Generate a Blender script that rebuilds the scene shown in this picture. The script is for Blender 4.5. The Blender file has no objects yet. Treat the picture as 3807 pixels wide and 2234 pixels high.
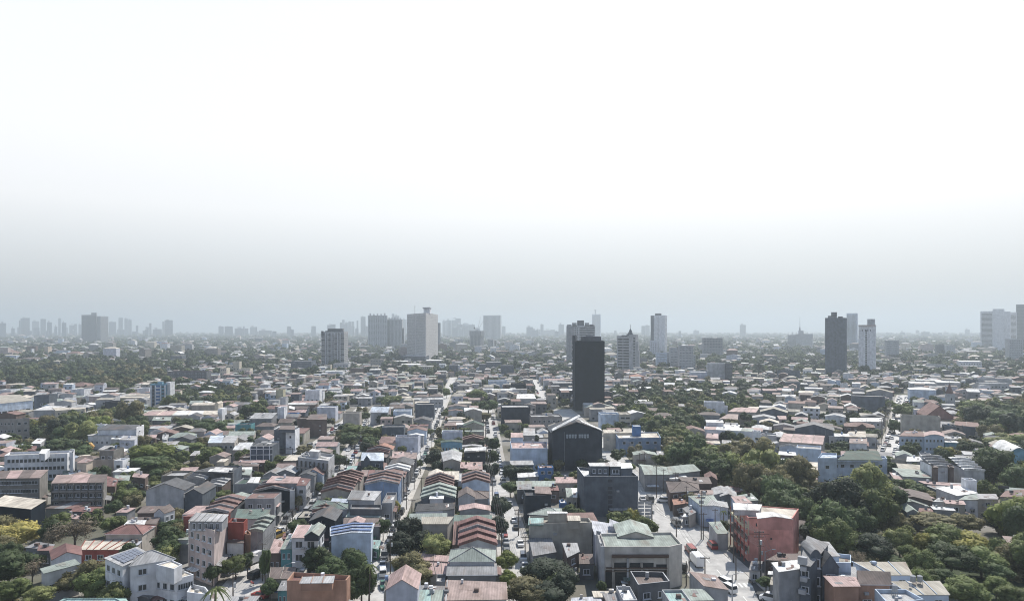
import bpy, math, random
import numpy as np
from mathutils import Vector, Matrix
S=bpy.context.scene; COL=S.collection
# ---------------------------------------------------------------- camera, sky, sun, exposure
F=2572.0; CH=62.0; HY=1225.0; PW,PH=3807.0,2234.0      # focal length and horizon of the photograph in its own pixels
cam=bpy.data.cameras.new('camera'); co=bpy.data.objects.new('camera',cam); COL.objects.link(co); S.camera=co
co.location=(0,0,CH); co.rotation_euler=(math.radians(90),0,0)
cam.sensor_width=36; cam.lens=36*F/PW; cam.shift_y=(HY-PH/2)/PW; cam.clip_start=1; cam.clip_end=90000
S.view_settings.view_transform='Standard'; S.view_settings.look='None'; S.view_settings.exposure=0.3
ELEV,AZ=50,27
w=bpy.data.worlds.new('World'); S.world=w; w.use_nodes=True
nt=w.node_tree; bg=nt.nodes['Background']
sky=nt.nodes.new('ShaderNodeTexSky'); sky.sky_type='NISHITA'; sky.sun_disc=False
sky.sun_elevation=math.radians(ELEV); sky.sun_rotation=math.radians(AZ); sky.dust_density=4
tc=nt.nodes.new('ShaderNodeTexCoord'); sx=nt.nodes.new('ShaderNodeSeparateXYZ'); nt.links.new(tc.outputs['Generated'],sx.inputs[0])
rp=nt.nodes.new('ShaderNodeValToRGB'); nt.links.new(sx.outputs[2],rp.inputs[0])
def lin(c): return [((x/255+.055)/1.055)**2.4 for x in c]
pts=[(0,(214,213,208)),(.05,(226,227,225)),(.108,(248,250,251)),(.16,(268,268,268)),(.24,(272,272,274)),(.46,(262,267,275)),(.6,(165,190,222)),(1,(140,172,216))]
els=rp.color_ramp.elements
els[0].position=0; els[0].color=(*lin(pts[0][1]),1); els[1].position=1; els[1].color=(*lin(pts[-1][1]),1)
for p,c in pts[1:-1]:
    q=els.new(p); q.color=(*lin(c),1)
mx=nt.nodes.new('ShaderNodeMix'); mx.data_type='RGBA'; mx.inputs[0].default_value=.12
sm=nt.nodes.new('ShaderNodeVectorMath'); sm.operation='SCALE'; sm.inputs['Scale'].default_value=1/.11
nt.links.new(rp.outputs[0],sm.inputs[0]); nt.links.new(sm.outputs[0],mx.inputs[6]); nt.links.new(sky.outputs[0],mx.inputs[7])
dr=nt.nodes.new('ShaderNodeMapRange'); dr.interpolation_type='SMOOTHSTEP'; nt.links.new(sx.outputs[1],dr.inputs[0])   # the sky opposite the sun is darker
for _i,_v in((1,-.35),(2,.6),(3,0.0),(4,1.0)): dr.inputs[_i].default_value=_v
tn=nt.nodes.new('ShaderNodeMix'); tn.data_type='RGBA'; nt.links.new(dr.outputs[0],tn.inputs[0]); tn.inputs[6].default_value=(.55,.61,.72,1); tn.inputs[7].default_value=(1,1,1,1)
dm=nt.nodes.new('ShaderNodeVectorMath'); dm.operation='MULTIPLY'; nt.links.new(mx.outputs[2],dm.inputs[0]); nt.links.new(tn.outputs[2],dm.inputs[1])
nt.links.new(dm.outputs[0],bg.inputs[0]); bg.inputs[1].default_value=.091
sl=bpy.data.lights.new('sun','SUN'); sl.energy=5.0; sl.angle=math.radians(.5); sl.color=(1,.95,.88)
so=bpy.data.objects.new('sun',sl); COL.objects.link(so)
_e,_a=math.radians(ELEV),math.radians(AZ)
so.rotation_euler=Vector((math.sin(_a)*math.cos(_e),math.cos(_a)*math.cos(_e),math.sin(_e))).to_track_quat('Z','Y').to_euler()
S.cycles.use_denoising=True; S.cycles.max_bounces=5; S.cycles.diffuse_bounces=3; S.cycles.volume_bounces=1
S.cycles.sample_clamp_indirect=6; S.cycles.filter_width=1.05
random.seed(7); NR=np.random.RandomState(5)
# ---------------------------------------------------------------- materials
WALL=dict(store=(.58,.54,.48),towerw=(.54,.53,.52),white=(.66,.68,.72),lgrey=(.42,.43,.45),grey=(.26,.27,.29),dgrey=(.13,.14,.155),slate=(.11,.135,.17),char=(.011,.021,.036),
 dark=(.046,.06,.08),cream=(.6,.53,.41),tan=(.42,.38,.33),peach=(.6,.47,.35),pink=(.46,.37,.35),salmon=(.66,.25,.2),red=(.36,.07,.05),
 brown=(.16,.115,.1),lblue=(.46,.57,.72),blue=(.2,.31,.5),sblue=(.06,.19,.45),cblue=(.14,.36,.5),lav=(.5,.53,.63),teal=(.07,.32,.36),
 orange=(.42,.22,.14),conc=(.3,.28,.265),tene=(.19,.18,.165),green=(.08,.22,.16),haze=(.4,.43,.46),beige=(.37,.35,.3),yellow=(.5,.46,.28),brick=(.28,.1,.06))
ROOF=dict(white=(.72,.72,.7),lgrey=(.42,.42,.42),grey=(.24,.24,.245),dgrey=(.1,.105,.115),char=(.045,.048,.055),rust=(.24,.125,.105),
 red=(.24,.1,.088),pink=(.48,.31,.28),brown=(.17,.125,.11),green=(.13,.2,.165),pgreen=(.3,.36,.31),tan=(.4,.36,.28),cream=(.62,.54,.42),
 teal=(.28,.46,.43),paleb=(.5,.58,.68),blue=(.12,.22,.46),pinkb=(.33,.23,.2),dgreen=(.045,.1,.075),orange=(.4,.16,.09),lav=(.55,.57,.63))
MC={}
def newmat(n,c,r=.85,kind='plain',spec=.3):
    k=(n,kind)
    if k in MC: return MC[k]
    m=bpy.data.materials.new(n+'_'+kind); m.use_nodes=True; t=m.node_tree; b=t.nodes['Principled BSDF']
    b.inputs['Roughness'].default_value=r; b.inputs['Specular IOR Level'].default_value=spec
    if kind=='plain': b.inputs['Base Color'].default_value=(*c,1)
    else:
        tc=t.nodes.new('ShaderNodeTexCoord'); mp=t.nodes.new('ShaderNodeMapping'); t.links.new(tc.outputs['Object'],mp.inputs[0])
        n1=t.nodes.new('ShaderNodeTexNoise'); t.links.new(mp.outputs[0],n1.inputs['Vector']); n1.inputs['Detail'].default_value=5; n1.inputs['Roughness'].default_value=.65
        rm=t.nodes.new('ShaderNodeMapRange'); t.links.new(n1.outputs[0],rm.inputs[0])
        if kind=='wall': mp.inputs['Scale'].default_value=(1.1,1.1,.18); n1.inputs['Scale'].default_value=.55; lo,hi=.86,1.06
        elif kind=='roof': mp.inputs['Scale'].default_value=(.8,.22,.5); n1.inputs['Scale'].default_value=.9; lo,hi=.6,1.22
        elif kind=='leaf': n1.inputs['Scale'].default_value=2.6; lo,hi=.55,1.7
        elif kind=='road': n1.inputs['Scale'].default_value=.25; lo,hi=.72,1.15
        rm.inputs[1].default_value=.3; rm.inputs[2].default_value=.7; rm.inputs[3].default_value=lo; rm.inputs[4].default_value=hi
        oi=t.nodes.new('ShaderNodeObjectInfo'); r2=t.nodes.new('ShaderNodeMapRange'); t.links.new(oi.outputs['Random'],r2.inputs[0])
        r2.inputs[3].default_value=.88 if kind!='leaf' else .7; r2.inputs[4].default_value=1.1 if kind!='leaf' else 1.35
        mu=t.nodes.new('ShaderNodeMath'); mu.operation='MULTIPLY'; t.links.new(rm.outputs[0],mu.inputs[0]); t.links.new(r2.outputs[0],mu.inputs[1])
        last=mu
        if kind in('roof','wall'):   # broad second layer of grime, sheets of a slightly different age
            n2=t.nodes.new('ShaderNodeTexNoise'); t.links.new(tc.outputs['Object'],n2.inputs['Vector']); n2.inputs['Scale'].default_value=.16 if kind=='roof' else .35; n2.inputs['Detail'].default_value=3
            r3=t.nodes.new('ShaderNodeMapRange'); t.links.new(n2.outputs[0],r3.inputs[0]); r3.inputs[1].default_value=.35; r3.inputs[2].default_value=.65; r3.inputs[3].default_value=.8; r3.inputs[4].default_value=1.12
            m3=t.nodes.new('ShaderNodeMath'); m3.operation='MULTIPLY'; t.links.new(last.outputs[0],m3.inputs[0]); t.links.new(r3.outputs[0],m3.inputs[1]); last=m3
        if kind=='roof':             # ribs of the metal sheets
            wv=t.nodes.new('ShaderNodeTexWave'); t.links.new(tc.outputs['Object'],wv.inputs['Vector']); wv.inputs['Scale'].default_value=.55
            r4=t.nodes.new('ShaderNodeMapRange'); t.links.new(wv.outputs['Fac'],r4.inputs[0]); r4.inputs[3].default_value=.86; r4.inputs[4].default_value=1.05
            m4=t.nodes.new('ShaderNodeMath'); m4.operation='MULTIPLY'; t.links.new(last.outputs[0],m4.inputs[0]); t.links.new(r4.outputs[0],m4.inputs[1]); last=m4
        sc=t.nodes.new('ShaderNodeVectorMath'); sc.operation='SCALE'; sc.inputs[0].default_value=c; t.links.new(last.outputs[0],sc.inputs['Scale'])
        out=sc.outputs[0]
        if kind in('roof','wall'):   # rust on the sheets, damp on the walls, in patches of their own
            n5=t.nodes.new('ShaderNodeTexNoise'); n5.inputs['Scale'].default_value=.3 if kind=='roof' else .5; n5.inputs['Detail'].default_value=8; n5.inputs['Roughness'].default_value=.7; t.links.new(mp.outputs[0],n5.inputs['Vector'])
            va=t.nodes.new('ShaderNodeVectorMath'); va.operation='ADD'; vs=t.nodes.new('ShaderNodeVectorMath'); vs.operation='SCALE'; vs.inputs[0].default_value=(90,50,20); t.links.new(oi.outputs['Random'],vs.inputs['Scale']); t.links.new(mp.outputs[0],va.inputs[0]); t.links.new(vs.outputs[0],va.inputs[1]); t.links.new(va.outputs[0],n5.inputs['Vector'])
            r5=t.nodes.new('ShaderNodeMapRange'); t.links.new(n5.outputs[0],r5.inputs[0]); r5.inputs[1].default_value=.52; r5.inputs[2].default_value=.68; r5.inputs[3].default_value=0; r5.inputs[4].default_value=.6 if kind=='roof' else .35
            m5=t.nodes.new('ShaderNodeMix'); m5.data_type='RGBA'; t.links.new(r5.outputs[0],m5.inputs[0]); t.links.new(out,m5.inputs[6]); m5.inputs[7].default_value=(.15,.1,.075,1) if kind=='roof' else (c[0]*.5,c[1]*.5,c[2]*.48,1); out=m5.outputs[2]
        t.links.new(out,b.inputs['Base Color'])
    MC[k]=m; return m
def wm(n): return newmat('wall_'+n,WALL[n],.95,'wall',.06)
def rmt(n): return newmat('roof_'+n,ROOF[n],.75,'roof',.25)
GLASS=newmat('window_glass',(.028,.036,.045),.25,'plain',.5)
FRAME=newmat('window_frame',(.5,.52,.55),.6,'plain')
METAL=newmat('grey_metal',(.32,.33,.34),.5,'plain')
DARKM=newmat('dark_metal',(.05,.05,.055),.6,'plain')
WOOD=newmat('pole_wood',(.09,.075,.065),.9,'plain')
RUB=newmat('tyre_rubber',(.02,.02,.02),.9,'plain')
# ---------------------------------------------------------------- mesh building
class MB:
    def __init__(s): s.v=[]; s.f=[]; s.m=[]; s.ms=[]
    def mat(s,m):
        if m not in s.ms: s.ms.append(m)
        return s.ms.index(m)
    def poly(s,p,m):
        n=len(s.v); s.v+=[tuple(q) for q in p]; s.f.append(tuple(range(n,n+len(p)))); s.m.append(s.mat(m))
    def prism(s,xy,z0,z1,m,top=None):          # xy counter-clockwise seen from above; z1 may be a list of heights
        n=len(xy); a=[(x,y,z0) for x,y in xy]; zz=z1 if isinstance(z1,(list,tuple)) else [z1]*n
        b=[(x,y,z) for (x,y),z in zip(xy,zz)]
        for i in range(n): j=(i+1)%n; s.poly([a[i],a[j],b[j],b[i]],m)
        s.poly(b,top or m); s.poly(a[::-1],m)
    def box(s,x0,x1,y0,y1,z0,z1,m): s.prism([(x0,y0),(x1,y0),(x1,y1),(x0,y1)],z0,z1,m)
    def slab(s,p,t,m):                          # a sheet through the points p, t thick downwards
        q=[(x,y,z-t) for x,y,z in p]; s.poly(p,m); s.poly(q[::-1],m); n=len(p)
        for i in range(n): j=(i+1)%n; s.poly([q[i],q[j],p[j],p[i]],m)
    def cyl(s,c,r,z0,z1,m,n=8,r1=None):
        r1=r if r1 is None else r1; a=[(c[0]+r*math.cos(2*math.pi*i/n),c[1]+r*math.sin(2*math.pi*i/n),z0) for i in range(n)]
        b=[(c[0]+r1*math.cos(2*math.pi*i/n),c[1]+r1*math.sin(2*math.pi*i/n),z1) for i in range(n)]
        for i in range(n): j=(i+1)%n; s.poly([a[i],a[j],b[j],b[i]],m)
        s.poly(b,m)
    def tube(s,p,q,r,m,n=5,r1=None):
        r1=r if r1 is None else r1; p,q=Vector(p),Vector(q); d=(q-p).normalized(); u=d.orthogonal().normalized(); v=d.cross(u)
        a=[p+r*(u*math.cos(2*math.pi*i/n)+v*math.sin(2*math.pi*i/n)) for i in range(n)]
        b=[q+r1*(u*math.cos(2*math.pi*i/n)+v*math.sin(2*math.pi*i/n)) for i in range(n)]
        for i in range(n): j=(i+1)%n; s.poly([a[i],a[j],b[j],b[i]],m)
        s.poly(b,m); s.poly(a[::-1],m)
    def mesh(s,name):
        me=bpy.data.meshes.new(name); me.from_pydata(s.v,[],s.f)
        for m in s.ms: me.materials.append(m)
        me.polygons.foreach_set('material_index',s.m); me.update(); return me
    def build(s,name,parent=None,loc=None):
        if not s.f: return None
        o=bpy.data.objects.new(name,s.mesh(name)); COL.objects.link(o)
        if parent: o.parent=parent
        if loc: o.location=loc
        return o
def empty(name,loc,rz=0):
    o=bpy.data.objects.new(name,None); o.empty_display_size=.5; COL.objects.link(o); o.location=loc; o.rotation_euler=(0,0,rz); return o
def tag(o,label=None,cat=None,group=None,kind=None):
    if label: o['label']=label
    if cat: o['category']=cat
    if group: o['group']=group
    if kind: o['kind']=kind
    return o
# a pixel of the photograph and a height give a point of the place
def ground(px,py,z=0.0):
    D=F*(CH-z)/(py-HY); return ((px-PW/2)/F*D,D)
def pix(x,y,z): return (PW/2+F*x/y, HY+F*(CH-z)/y)
SEC=dict(A=(0,1440,3.6),B=(640,1440,3.6),C=(1280,1440,3.6),D=(1900,1440,3.6),E=(2500,1440,3.6),F=(3107,1440,3.6),
 A2=(0,1824,3.6),B2=(640,1824,3.6),C2=(1280,1824,3.6),D2=(1900,1824,3.6),E2=(2500,1824,3.6),F2=(3107,1824,3.6),
 T1=(0,1100,2.625),T2=(950,1100,2.625),T3=(1900,1100,2.625),T4=(2847,1100,2.625),N=(0,0,1))
def yawof(u):      # direction of the street grid, by bearing
    if u<.12: return math.radians(3.4)
    if u>.4: return math.radians(-24)
    t=(u-.12)/.28; return math.radians(3.4-27.4*t)
for _d,_q in((WALL,.72),(ROOF,.7)):
    for _k,_v in _d.items():
        _l=.3*_v[0]+.55*_v[1]+.15*_v[2]; _d[_k]=tuple(_l+(_c-_l)*_q for _c in _v)
for _k,_v in WALL.items(): ROOF.setdefault(_k,_v)
LAND=[]            # landmarks: (px0,px1,py,D,label)
FOOT=[]            # footprints for the street infill
COUNT={}
_unit=None
def unit_window():
    global _unit
    if _unit is None:
        b=MB(); b.box(-.5,.5,-1,0,0,1,FRAME); _u0=b.mesh('window')
        g=MB(); g.poly([(-.4,-1.06,.1),(.4,-1.06,.1),(.4,-1.06,.92),(-.4,-1.06,.92)],GLASS); g.poly([(-.03,-1.3,.1),(.03,-1.3,.1),(.03,-1.3,.92),(-.03,-1.3,.92)],FRAME)
        sl_=MB(); sl_.box(-.6,.6,-4,0,-.09,0,FRAME)
        b.poly([(-.4,-1.06,.1),(.4,-1.06,.1),(.4,-1.06,.92),(-.4,-1.06,.92)],GLASS); _unit={'w':b.mesh('window'),'f':_u0,'g':g.mesh('pane'),'s':sl_.mesh('sill')}
        b=MB(); b.box(-.5,.5,-1,0,0,1,GLASS); _unit['d']=b.mesh('window')
        b=MB(); b.box(-.5,.5,-1,0,.12,.62,METAL); _unit['ac']=b.mesh('air_conditioner')
    return _unit
def put_windows(root,p0,p1,cols,rows,z0,z1,ww,wh,framed=True,limit=100,u0=0.0,u1=1.0,name='window',dep=.06,mat=None):
    """windows on the wall from p0 to p1 (world xy, seen from outside left to right)"""
    p0,p1=Vector(p0),Vector(p1); d=p1-p0; L=d.length; d.normalize(); ang=math.atan2(d.y,d.x)
    n=0; rest=MB(); U=unit_window(); o3=root.location
    nrm=Vector((d.y,-d.x))
    for r in range(rows):
        for c in range(cols):
            s=(u0+(u1-u0)*(c+.5)/cols)*L; z=z0+(z1-z0)*(r+.5)/rows-wh/2; q=p0+d*s
            if n<limit:
                nr=q.y<235 and framed
                o=bpy.data.objects.new(name,U['f' if nr else 'w' if framed else 'd']); COL.objects.link(o); o.parent=root
                if nr:
                    for nm_,k_ in(('pane','g'),('sill','s')): c_=bpy.data.objects.new(nm_,U[k_]); COL.objects.link(c_); c_.parent=o
                o.location=(q.x-o3.x,q.y-o3.y,z); o.rotation_euler=(0,0,ang); o.scale=(ww,dep,wh)
            else:
                a=q-d*ww/2+nrm*dep; b=q+d*ww/2+nrm*dep
                rest.poly([(a.x-o3.x,a.y-o3.y,z),(b.x-o3.x,b.y-o3.y,z),(b.x-o3.x,b.y-o3.y,z+wh),(a.x-o3.x,a.y-o3.y,z+wh)],mat or GLASS)
            n+=1
    if rest.f:
        o=rest.build(name,root); tag(o,kind='stuff')
def scalep(P,k):
    cx=sum(p[0] for p in P)/len(P); cy=sum(p[1] for p in P)/len(P); return [(cx+(x-cx)*k,cy+(y-cy)*k) for x,y in P]
def grow(P,d):
    cx=sum(p[0] for p in P)/len(P); cy=sum(p[1] for p in P)/len(P); o=[]
    for x,y in P:
        l=math.hypot(x-cx,y-cy)+1e-6; k=(l+d)/l; o.append((cx+(x-cx)*k,cy+(y-cy)*k))
    return o
def lerp(a,b,t): return (a[0]+(b[0]-a[0])*t,a[1]+(b[1]-a[1])*t)
def block(root,Pw,z0,H,roof,wall,rcol,op):
    """one volume of a building: its wall, its roof and what stands on it. Pw: corners in the world, front-left first, counter-clockwise"""
    ox,oy=root.location.x,root.location.y; P=[(x-ox,y-oy) for x,y in Pw]; n=len(P)
    W=wm(wall); R=rmt(rcol); near=min(p[1] for p in Pw)<260
    wb=MB(); rise=op.get('p')
    width=math.dist(P[0],P[1]); dep=math.dist(P[1],P[2])
    if roof in 'GTSHV' and n!=4: roof='L'
    if roof=='F':
        ph=op.get('ph',.7); I=grow(P,-.32)
        for i in range(n):
            j=(i+1)%n; a,b,c,d=P[i],P[j],I[j],I[i]
            wb.poly([(*a,z0),(*b,z0),(*b,H+ph),(*a,H+ph)],W); wb.poly([(*a,H+ph),(*b,H+ph),(*c,H+ph),(*d,H+ph)],wm(op.get('pc',wall)))
            wb.poly([(*d,H+ph),(*c,H+ph),(*c,H),(*d,H)],W)
        wb.build('wall',root); rb=MB(); rb.slab([(x,y,H) for x,y in grow(P,-.33)],.2,R); rb.build('roof',root)
    elif roof=='L':
        b=op.get('b',.35 if n==4 else 0); hs=[H]*n
        if n==4: hs=[H,H,H+b,H+b]
        wb.prism(P,z0,hs,W); wb.build('wall',root)
        rb=MB(); k=op.get('n',1); G=grow(P,.35)
        if n==4 and k>1:          # roof laid in bays
            pal=op.get('pal',[rcol]*k)
            for i in range(k):
                a,c=lerp(G[0],G[1],i/k),lerp(G[0],G[1],(i+1)/k-.004); d,e=lerp(G[3],G[2],i/k),lerp(G[3],G[2],(i+1)/k-.004)
                q=MB(); q.slab([(*a,H+.12),(*c,H+.12),(*e,H+b+.12),(*d,H+b+.12)],.1,rmt(pal[i%len(pal)]))
                if op.get('rib',1): q.slab([(*a,H+.3),(*lerp(G[0],G[1],i/k+.012),H+.3),(*lerp(G[3],G[2],i/k+.012),H+b+.3),(*d,H+b+.3)],.16,W)
                q.build('roof',root)
        else:
            rb.slab([(x,y,z+.12) for (x,y),z in zip(G,[H]*n if n!=4 else hs)],.11,R); rb.build('roof',root)
    elif roof in 'GTV':
        r=rise if rise else width*.17
        A=lerp(P[0],P[1],.5); B=lerp(P[3],P[2],.5); nseg=8 if roof=='V' else 2
        def prof(p,q,base,ex=0):
            o=[]
            for i in range(nseg+1):
                t=i/nseg; h=r*(math.sin(math.pi*t) if roof=='V' else 1-abs(2*t-1)); x,y=lerp(p,q,t*(1+2*ex)-ex); o.append((x,y,base+h-(ex*2*r if roof!='V' and i in(0,nseg) else 0)))
            return o
        f=prof(P[0],P[1],H); bk=prof(P[3],P[2],H)
        wb.poly([(*P[0],z0),(*P[1],z0)]+f[::-1],W); wb.poly([(*P[2],z0),(*P[3],z0)]+bk,W)
        wb.poly([(*P[1],z0),(*P[2],z0),(*P[2],H),(*P[1],H)],W); wb.poly([(*P[3],z0),(*P[0],z0),(*P[0],H),(*P[3],H)],W); wb.build('wall',root)
        k=op.get('n',1) if roof!='T' else op.get('n',max(2,min(6,int(dep/3.2)))); st=op.get('st',.28) if roof=='T' else 0
        for i in range(k):
            t0,t1=i/k-(.02 if i==0 else 0),(i+1)/k+(.02 if i==k-1 else 0)
            p0,q0=lerp(P[0],P[3],t0),lerp(P[1],P[2],t0); p1,q1=lerp(P[0],P[3],t1),lerp(P[1],P[2],t1); dz=.08+st*i+(.1 if roof=='T' else 0)
            a=prof(p0,q0,H+dz,.035); b=prof(p1,q1,H+dz,.035); rb=MB()
            for s in range(nseg): rb.slab([a[s],a[s+1],b[s+1],b[s]],.14,R)
            o=rb.build('roof',root)
            if roof=='T':
                fb=MB(); top=prof(p0,q0,H+dz+.32,.01); d=lerp((0,0),(P[3][0]-P[0][0],P[3][1]-P[0][1]),.22/dep)
                lo=[(x,y,z-.75) for x,y,z in top]; T2=[(x+d[0],y+d[1],z) for x,y,z in top]; L2=[(x+d[0],y+d[1],z) for x,y,z in lo]; FM=rmt(op.get('fc','lgrey' if rcol in('rust','red','brown') and random.random()<.3 else rcol))
                for s in range(nseg):
                    fb.poly([lo[s],lo[s+1],top[s+1],top[s]],FM); fb.poly([top[s],top[s+1],T2[s+1],T2[s]],FM); fb.poly([L2[s+1],L2[s],T2[s],T2[s+1]],FM)
                fb.build('firewall',root)
    elif roof in 'SH':
        r=rise if rise else dep*.17; G=grow(P,.45); W0=wb
        if roof=='S':
            l,rr=lerp(P[0],P[3],.5),lerp(P[1],P[2],.5); i0=i1=0
            wb.poly([(*P[0],z0),(*P[1],z0),(*P[1],H),(*P[0],H)],W); wb.poly([(*P[2],z0),(*P[3],z0),(*P[3],H),(*P[2],H)],W)
            wb.poly([(*P[1],z0),(*P[2],z0),(*P[2],H),(*rr,H+r),(*P[1],H)],W); wb.poly([(*P[3],z0),(*P[0],z0),(*P[0],H),(*l,H+r),(*P[3],H)],W)
            a,b=(*lerp(G[0],G[3],.5),H+r+.1),(*lerp(G[1],G[2],.5),H+r+.1)
        else:
            wb.prism(P,z0,H,W); ins=op.get('ins',min(.45,dep/2/max(width,.1))); m0,m1=lerp(G[0],G[3],.5),lerp(G[1],G[2],.5)
            a,b=(*lerp(m0,m1,ins),H+r+.1),(*lerp(m0,m1,1-ins),H+r+.1)
        wb.build('wall',root); rb=MB(); g=[(*q,H-.02) for q in G]
        rb.poly([g[0],g[1],b,a],R); rb.poly([g[2],g[3],a,b],R)
        if roof=='H': rb.poly([g[1],g[2],b],R); rb.poly([g[3],g[0],a],R)
        rb.poly([(x,y,z-.12) for x,y,z in g][::-1],R)
        for i in range(4): j=(i+1)%4; rb.poly([(g[i][0],g[i][1],g[i][2]-.12),(g[j][0],g[j][1],g[j][2]-.12),g[j],g[i]],wm('white') if near else R)
        if roof=='S':
            for e,(i,j) in ((a,(3,0)),(b,(1,2))): rb.poly([g[i],g[j],e],R)
        rb.build('roof',root)
        if near and roof=='H':
            cb=MB(); cm=rmt('lgrey' if rcol in('green','pgreen','grey') else rcol)
            for s,e in((g[0],a),(g[3],a),(g[1],b),(g[2],b),(a,b)): cb.tube((s[0],s[1],s[2]+.03),(e[0],e[1],e[2]+.05),.13,cm,4)
            cb.build('ridge_cap',root)
    # windows
    for key,(i,j) in (('w',(0,1)),('r',(1,2)),('l',(n-1,0))):
        v=op.get(key)
        if v:
            c,rw=v; L=math.dist(Pw[i],Pw[j]); fh=(H-z0)/max(rw,1)
            ww=op.get('ww',min(1.7,L/c*.5)); wh=op.get('wh',min(1.4,fh*.48))
            put_windows(root,Pw[i],Pw[j],c,rw,z0+.1,H-.05,ww,wh,op.get('fr',1),u0=op.get('u0',0.04) if key=='w' else .05,u1=op.get('u1',.96) if key=='w' else .95)
    # roof clutter seen as small dots and boxes in the photograph
    cx=sum(p[0] for p in P)/n; cy=sum(p[1] for p in P)/n
    k=op.get('tank',0)
    for i in range(k):
        a=random.uniform(0,6.3); q=lerp((cx,cy),lerp(P[2],P[3],.3+.4*random.random()),.6); q=(q[0]+1.6*i,q[1]); z=H+(.2 if roof!='F' else 0)
        tb=MB(); tb.cyl(q,.55,z+.9,z+2.1,METAL,10); tb.cyl(q,.55,z+2.1,z+2.35,METAL,10,.12)
        for s in range(4): tb.tube((q[0]+.4*(-1)**s,q[1]+.4*(1 if s<2 else -1),z-.3),(q[0]+.4*(-1)**s,q[1]+.4*(1 if s<2 else -1),z+.9),.05,METAL,4)
        tb.build('water_tank',root)
    if roof=='F' and op.get('hut',0):
        a=scalep(P,.3); s=random.uniform(-.15,.15); dx=(P[2][0]-P[1][0])*.2,(P[2][1]-P[1][1])*.2
        a=[(x+dx[0]+s*width,y+dx[1]) for x,y in a]; hb=MB(); hb.prism(a,H,H+2.5,W); hb.prism(grow(a,.3),H+2.52,H+2.66,rmt('white')); hb.build('stair_hut',root)
    if z0==0 and min(p[1] for p in Pw)<430 and not op.get('plain'): clutter(root,P,H,roof,wall,rcol,op)
    FOOT.append((Pw,H))
def clutter(root,P,H,roof,wall,rcol,op):
    R_=random.random; n=len(P); W=math.dist(P[0],P[1]); U=unit_window()
    if roof in 'LF' and n==4:
        zt=H+(.13 if roof=='L' else .02); b=op.get('b',.35) if roof=='L' else 0
        for _ in range(random.choice([1,2,3])):     # replaced or newer roof sheets
            u,v=R_()*.7+.05,R_()*.6+.05; du,dv=.1+R_()*.2,.15+R_()*.25
            if roof=='L' and op.get('n',1)>1: continue
            q=[lerp(lerp(P[0],P[1],a),lerp(P[3],P[2],a),c) for a,c in((u,v),(u+du,v),(u+du,v+dv),(u,v+dv))]; m=MB(); cc=[v,v,v+dv,v+dv]
            m.slab([(x,y,zt+.05+b*c) for (x,y),c in zip(q,cc)],.04,rmt(random.choice([rcol,rcol,'grey','lgrey','rust','white','pinkb']))); m.build('roof_sheet',root)
        for _ in range(random.choice([0,0,1,2])):
            x,y=lerp(lerp(P[0],P[1],.1+.8*R_()),lerp(P[3],P[2],.1+.8*R_()),.3+.6*R_()); m=MB(); s=.2+R_()*.3; h=.4+R_()*.6; m.box(x-s,x+s,y-s,y+s,zt+b*.9+.05,zt+b*.9+h,random.choice([METAL,wm('white'),wm('dgrey'),wm('brown'),wm(wall)])); m.build('roof_box',root)
        if R_()<.22 and not op.get('tank'):
            x,y=lerp(lerp(P[0],P[1],.2+.6*R_()),lerp(P[3],P[2],.5),.8); m=MB(); m.cyl((x,y),.42,zt+.1,zt+1.35,random.choice([METAL,METAL,wm('blue'),wm('white')]),9); m.build('water_tank',root)
    a,b_=Vector(P[0]),Vector(P[1]); d=(b_-a).normalized(); nr=Vector((d.y,-d.x)); ang=math.atan2(d.y,d.x)
    for _ in range(random.choice([0,1,2]) if W>5 else 0):
        q=a+d*W*(.1+.8*R_()); o=bpy.data.objects.new('air_conditioner',U['ac']); COL.objects.link(o); o.parent=root; o.location=(q.x,q.y,1+R_()*max(.5,H-2.5)); o.rotation_euler=(0,0,ang); o.scale=(.9,.55,1.1)
    if R_()<.45 and W>4 and not op.get('noaw'):
        t0=R_()*.5; t1=t0+.25+R_()*.25; z=2.5 if H<8 else 2.9; o1=1+R_(); m=MB(); A,B=a+d*W*t0,a+d*W*t1
        m.slab([(A.x+nr.x*o1,A.y+nr.y*o1,z-.35),(B.x+nr.x*o1,B.y+nr.y*o1,z-.35),(B.x,B.y,z),(A.x,A.y,z)],.06,rmt(random.choice(['rust','white','lgrey','green','pinkb','grey','blue']))); m.build('awning',root)
    if roof in 'GT' and R_()<.5:
        q=a+d*W*(.2+.6*R_())+nr*.08; m=MB(); m.tube((q.x,q.y,0),(q.x,q.y,H),.07,METAL,4); m.build('downpipe',root)
    if R_()<.35:      # lean-to shelter against the right side
        c0,c1=lerp(P[1],P[2],.1+.3*R_()),lerp(P[1],P[2],.6+.3*R_()); e=Vector((c1[1]-c0[1],-(c1[0]-c0[0]))).normalized()*(1+R_()); z=min(H-.6,2.4+R_()*2); m=MB()
        m.slab([(c0[0],c0[1],z+.3),(c0[0]+e.x,c0[1]+e.y,z-.1),(c1[0]+e.x,c1[1]+e.y,z-.1),(c1[0],c1[1],z+.3)],.06,rmt(random.choice(['rust','lgrey','grey','brown']))); m.build('lean_to_roof',root)
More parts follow.
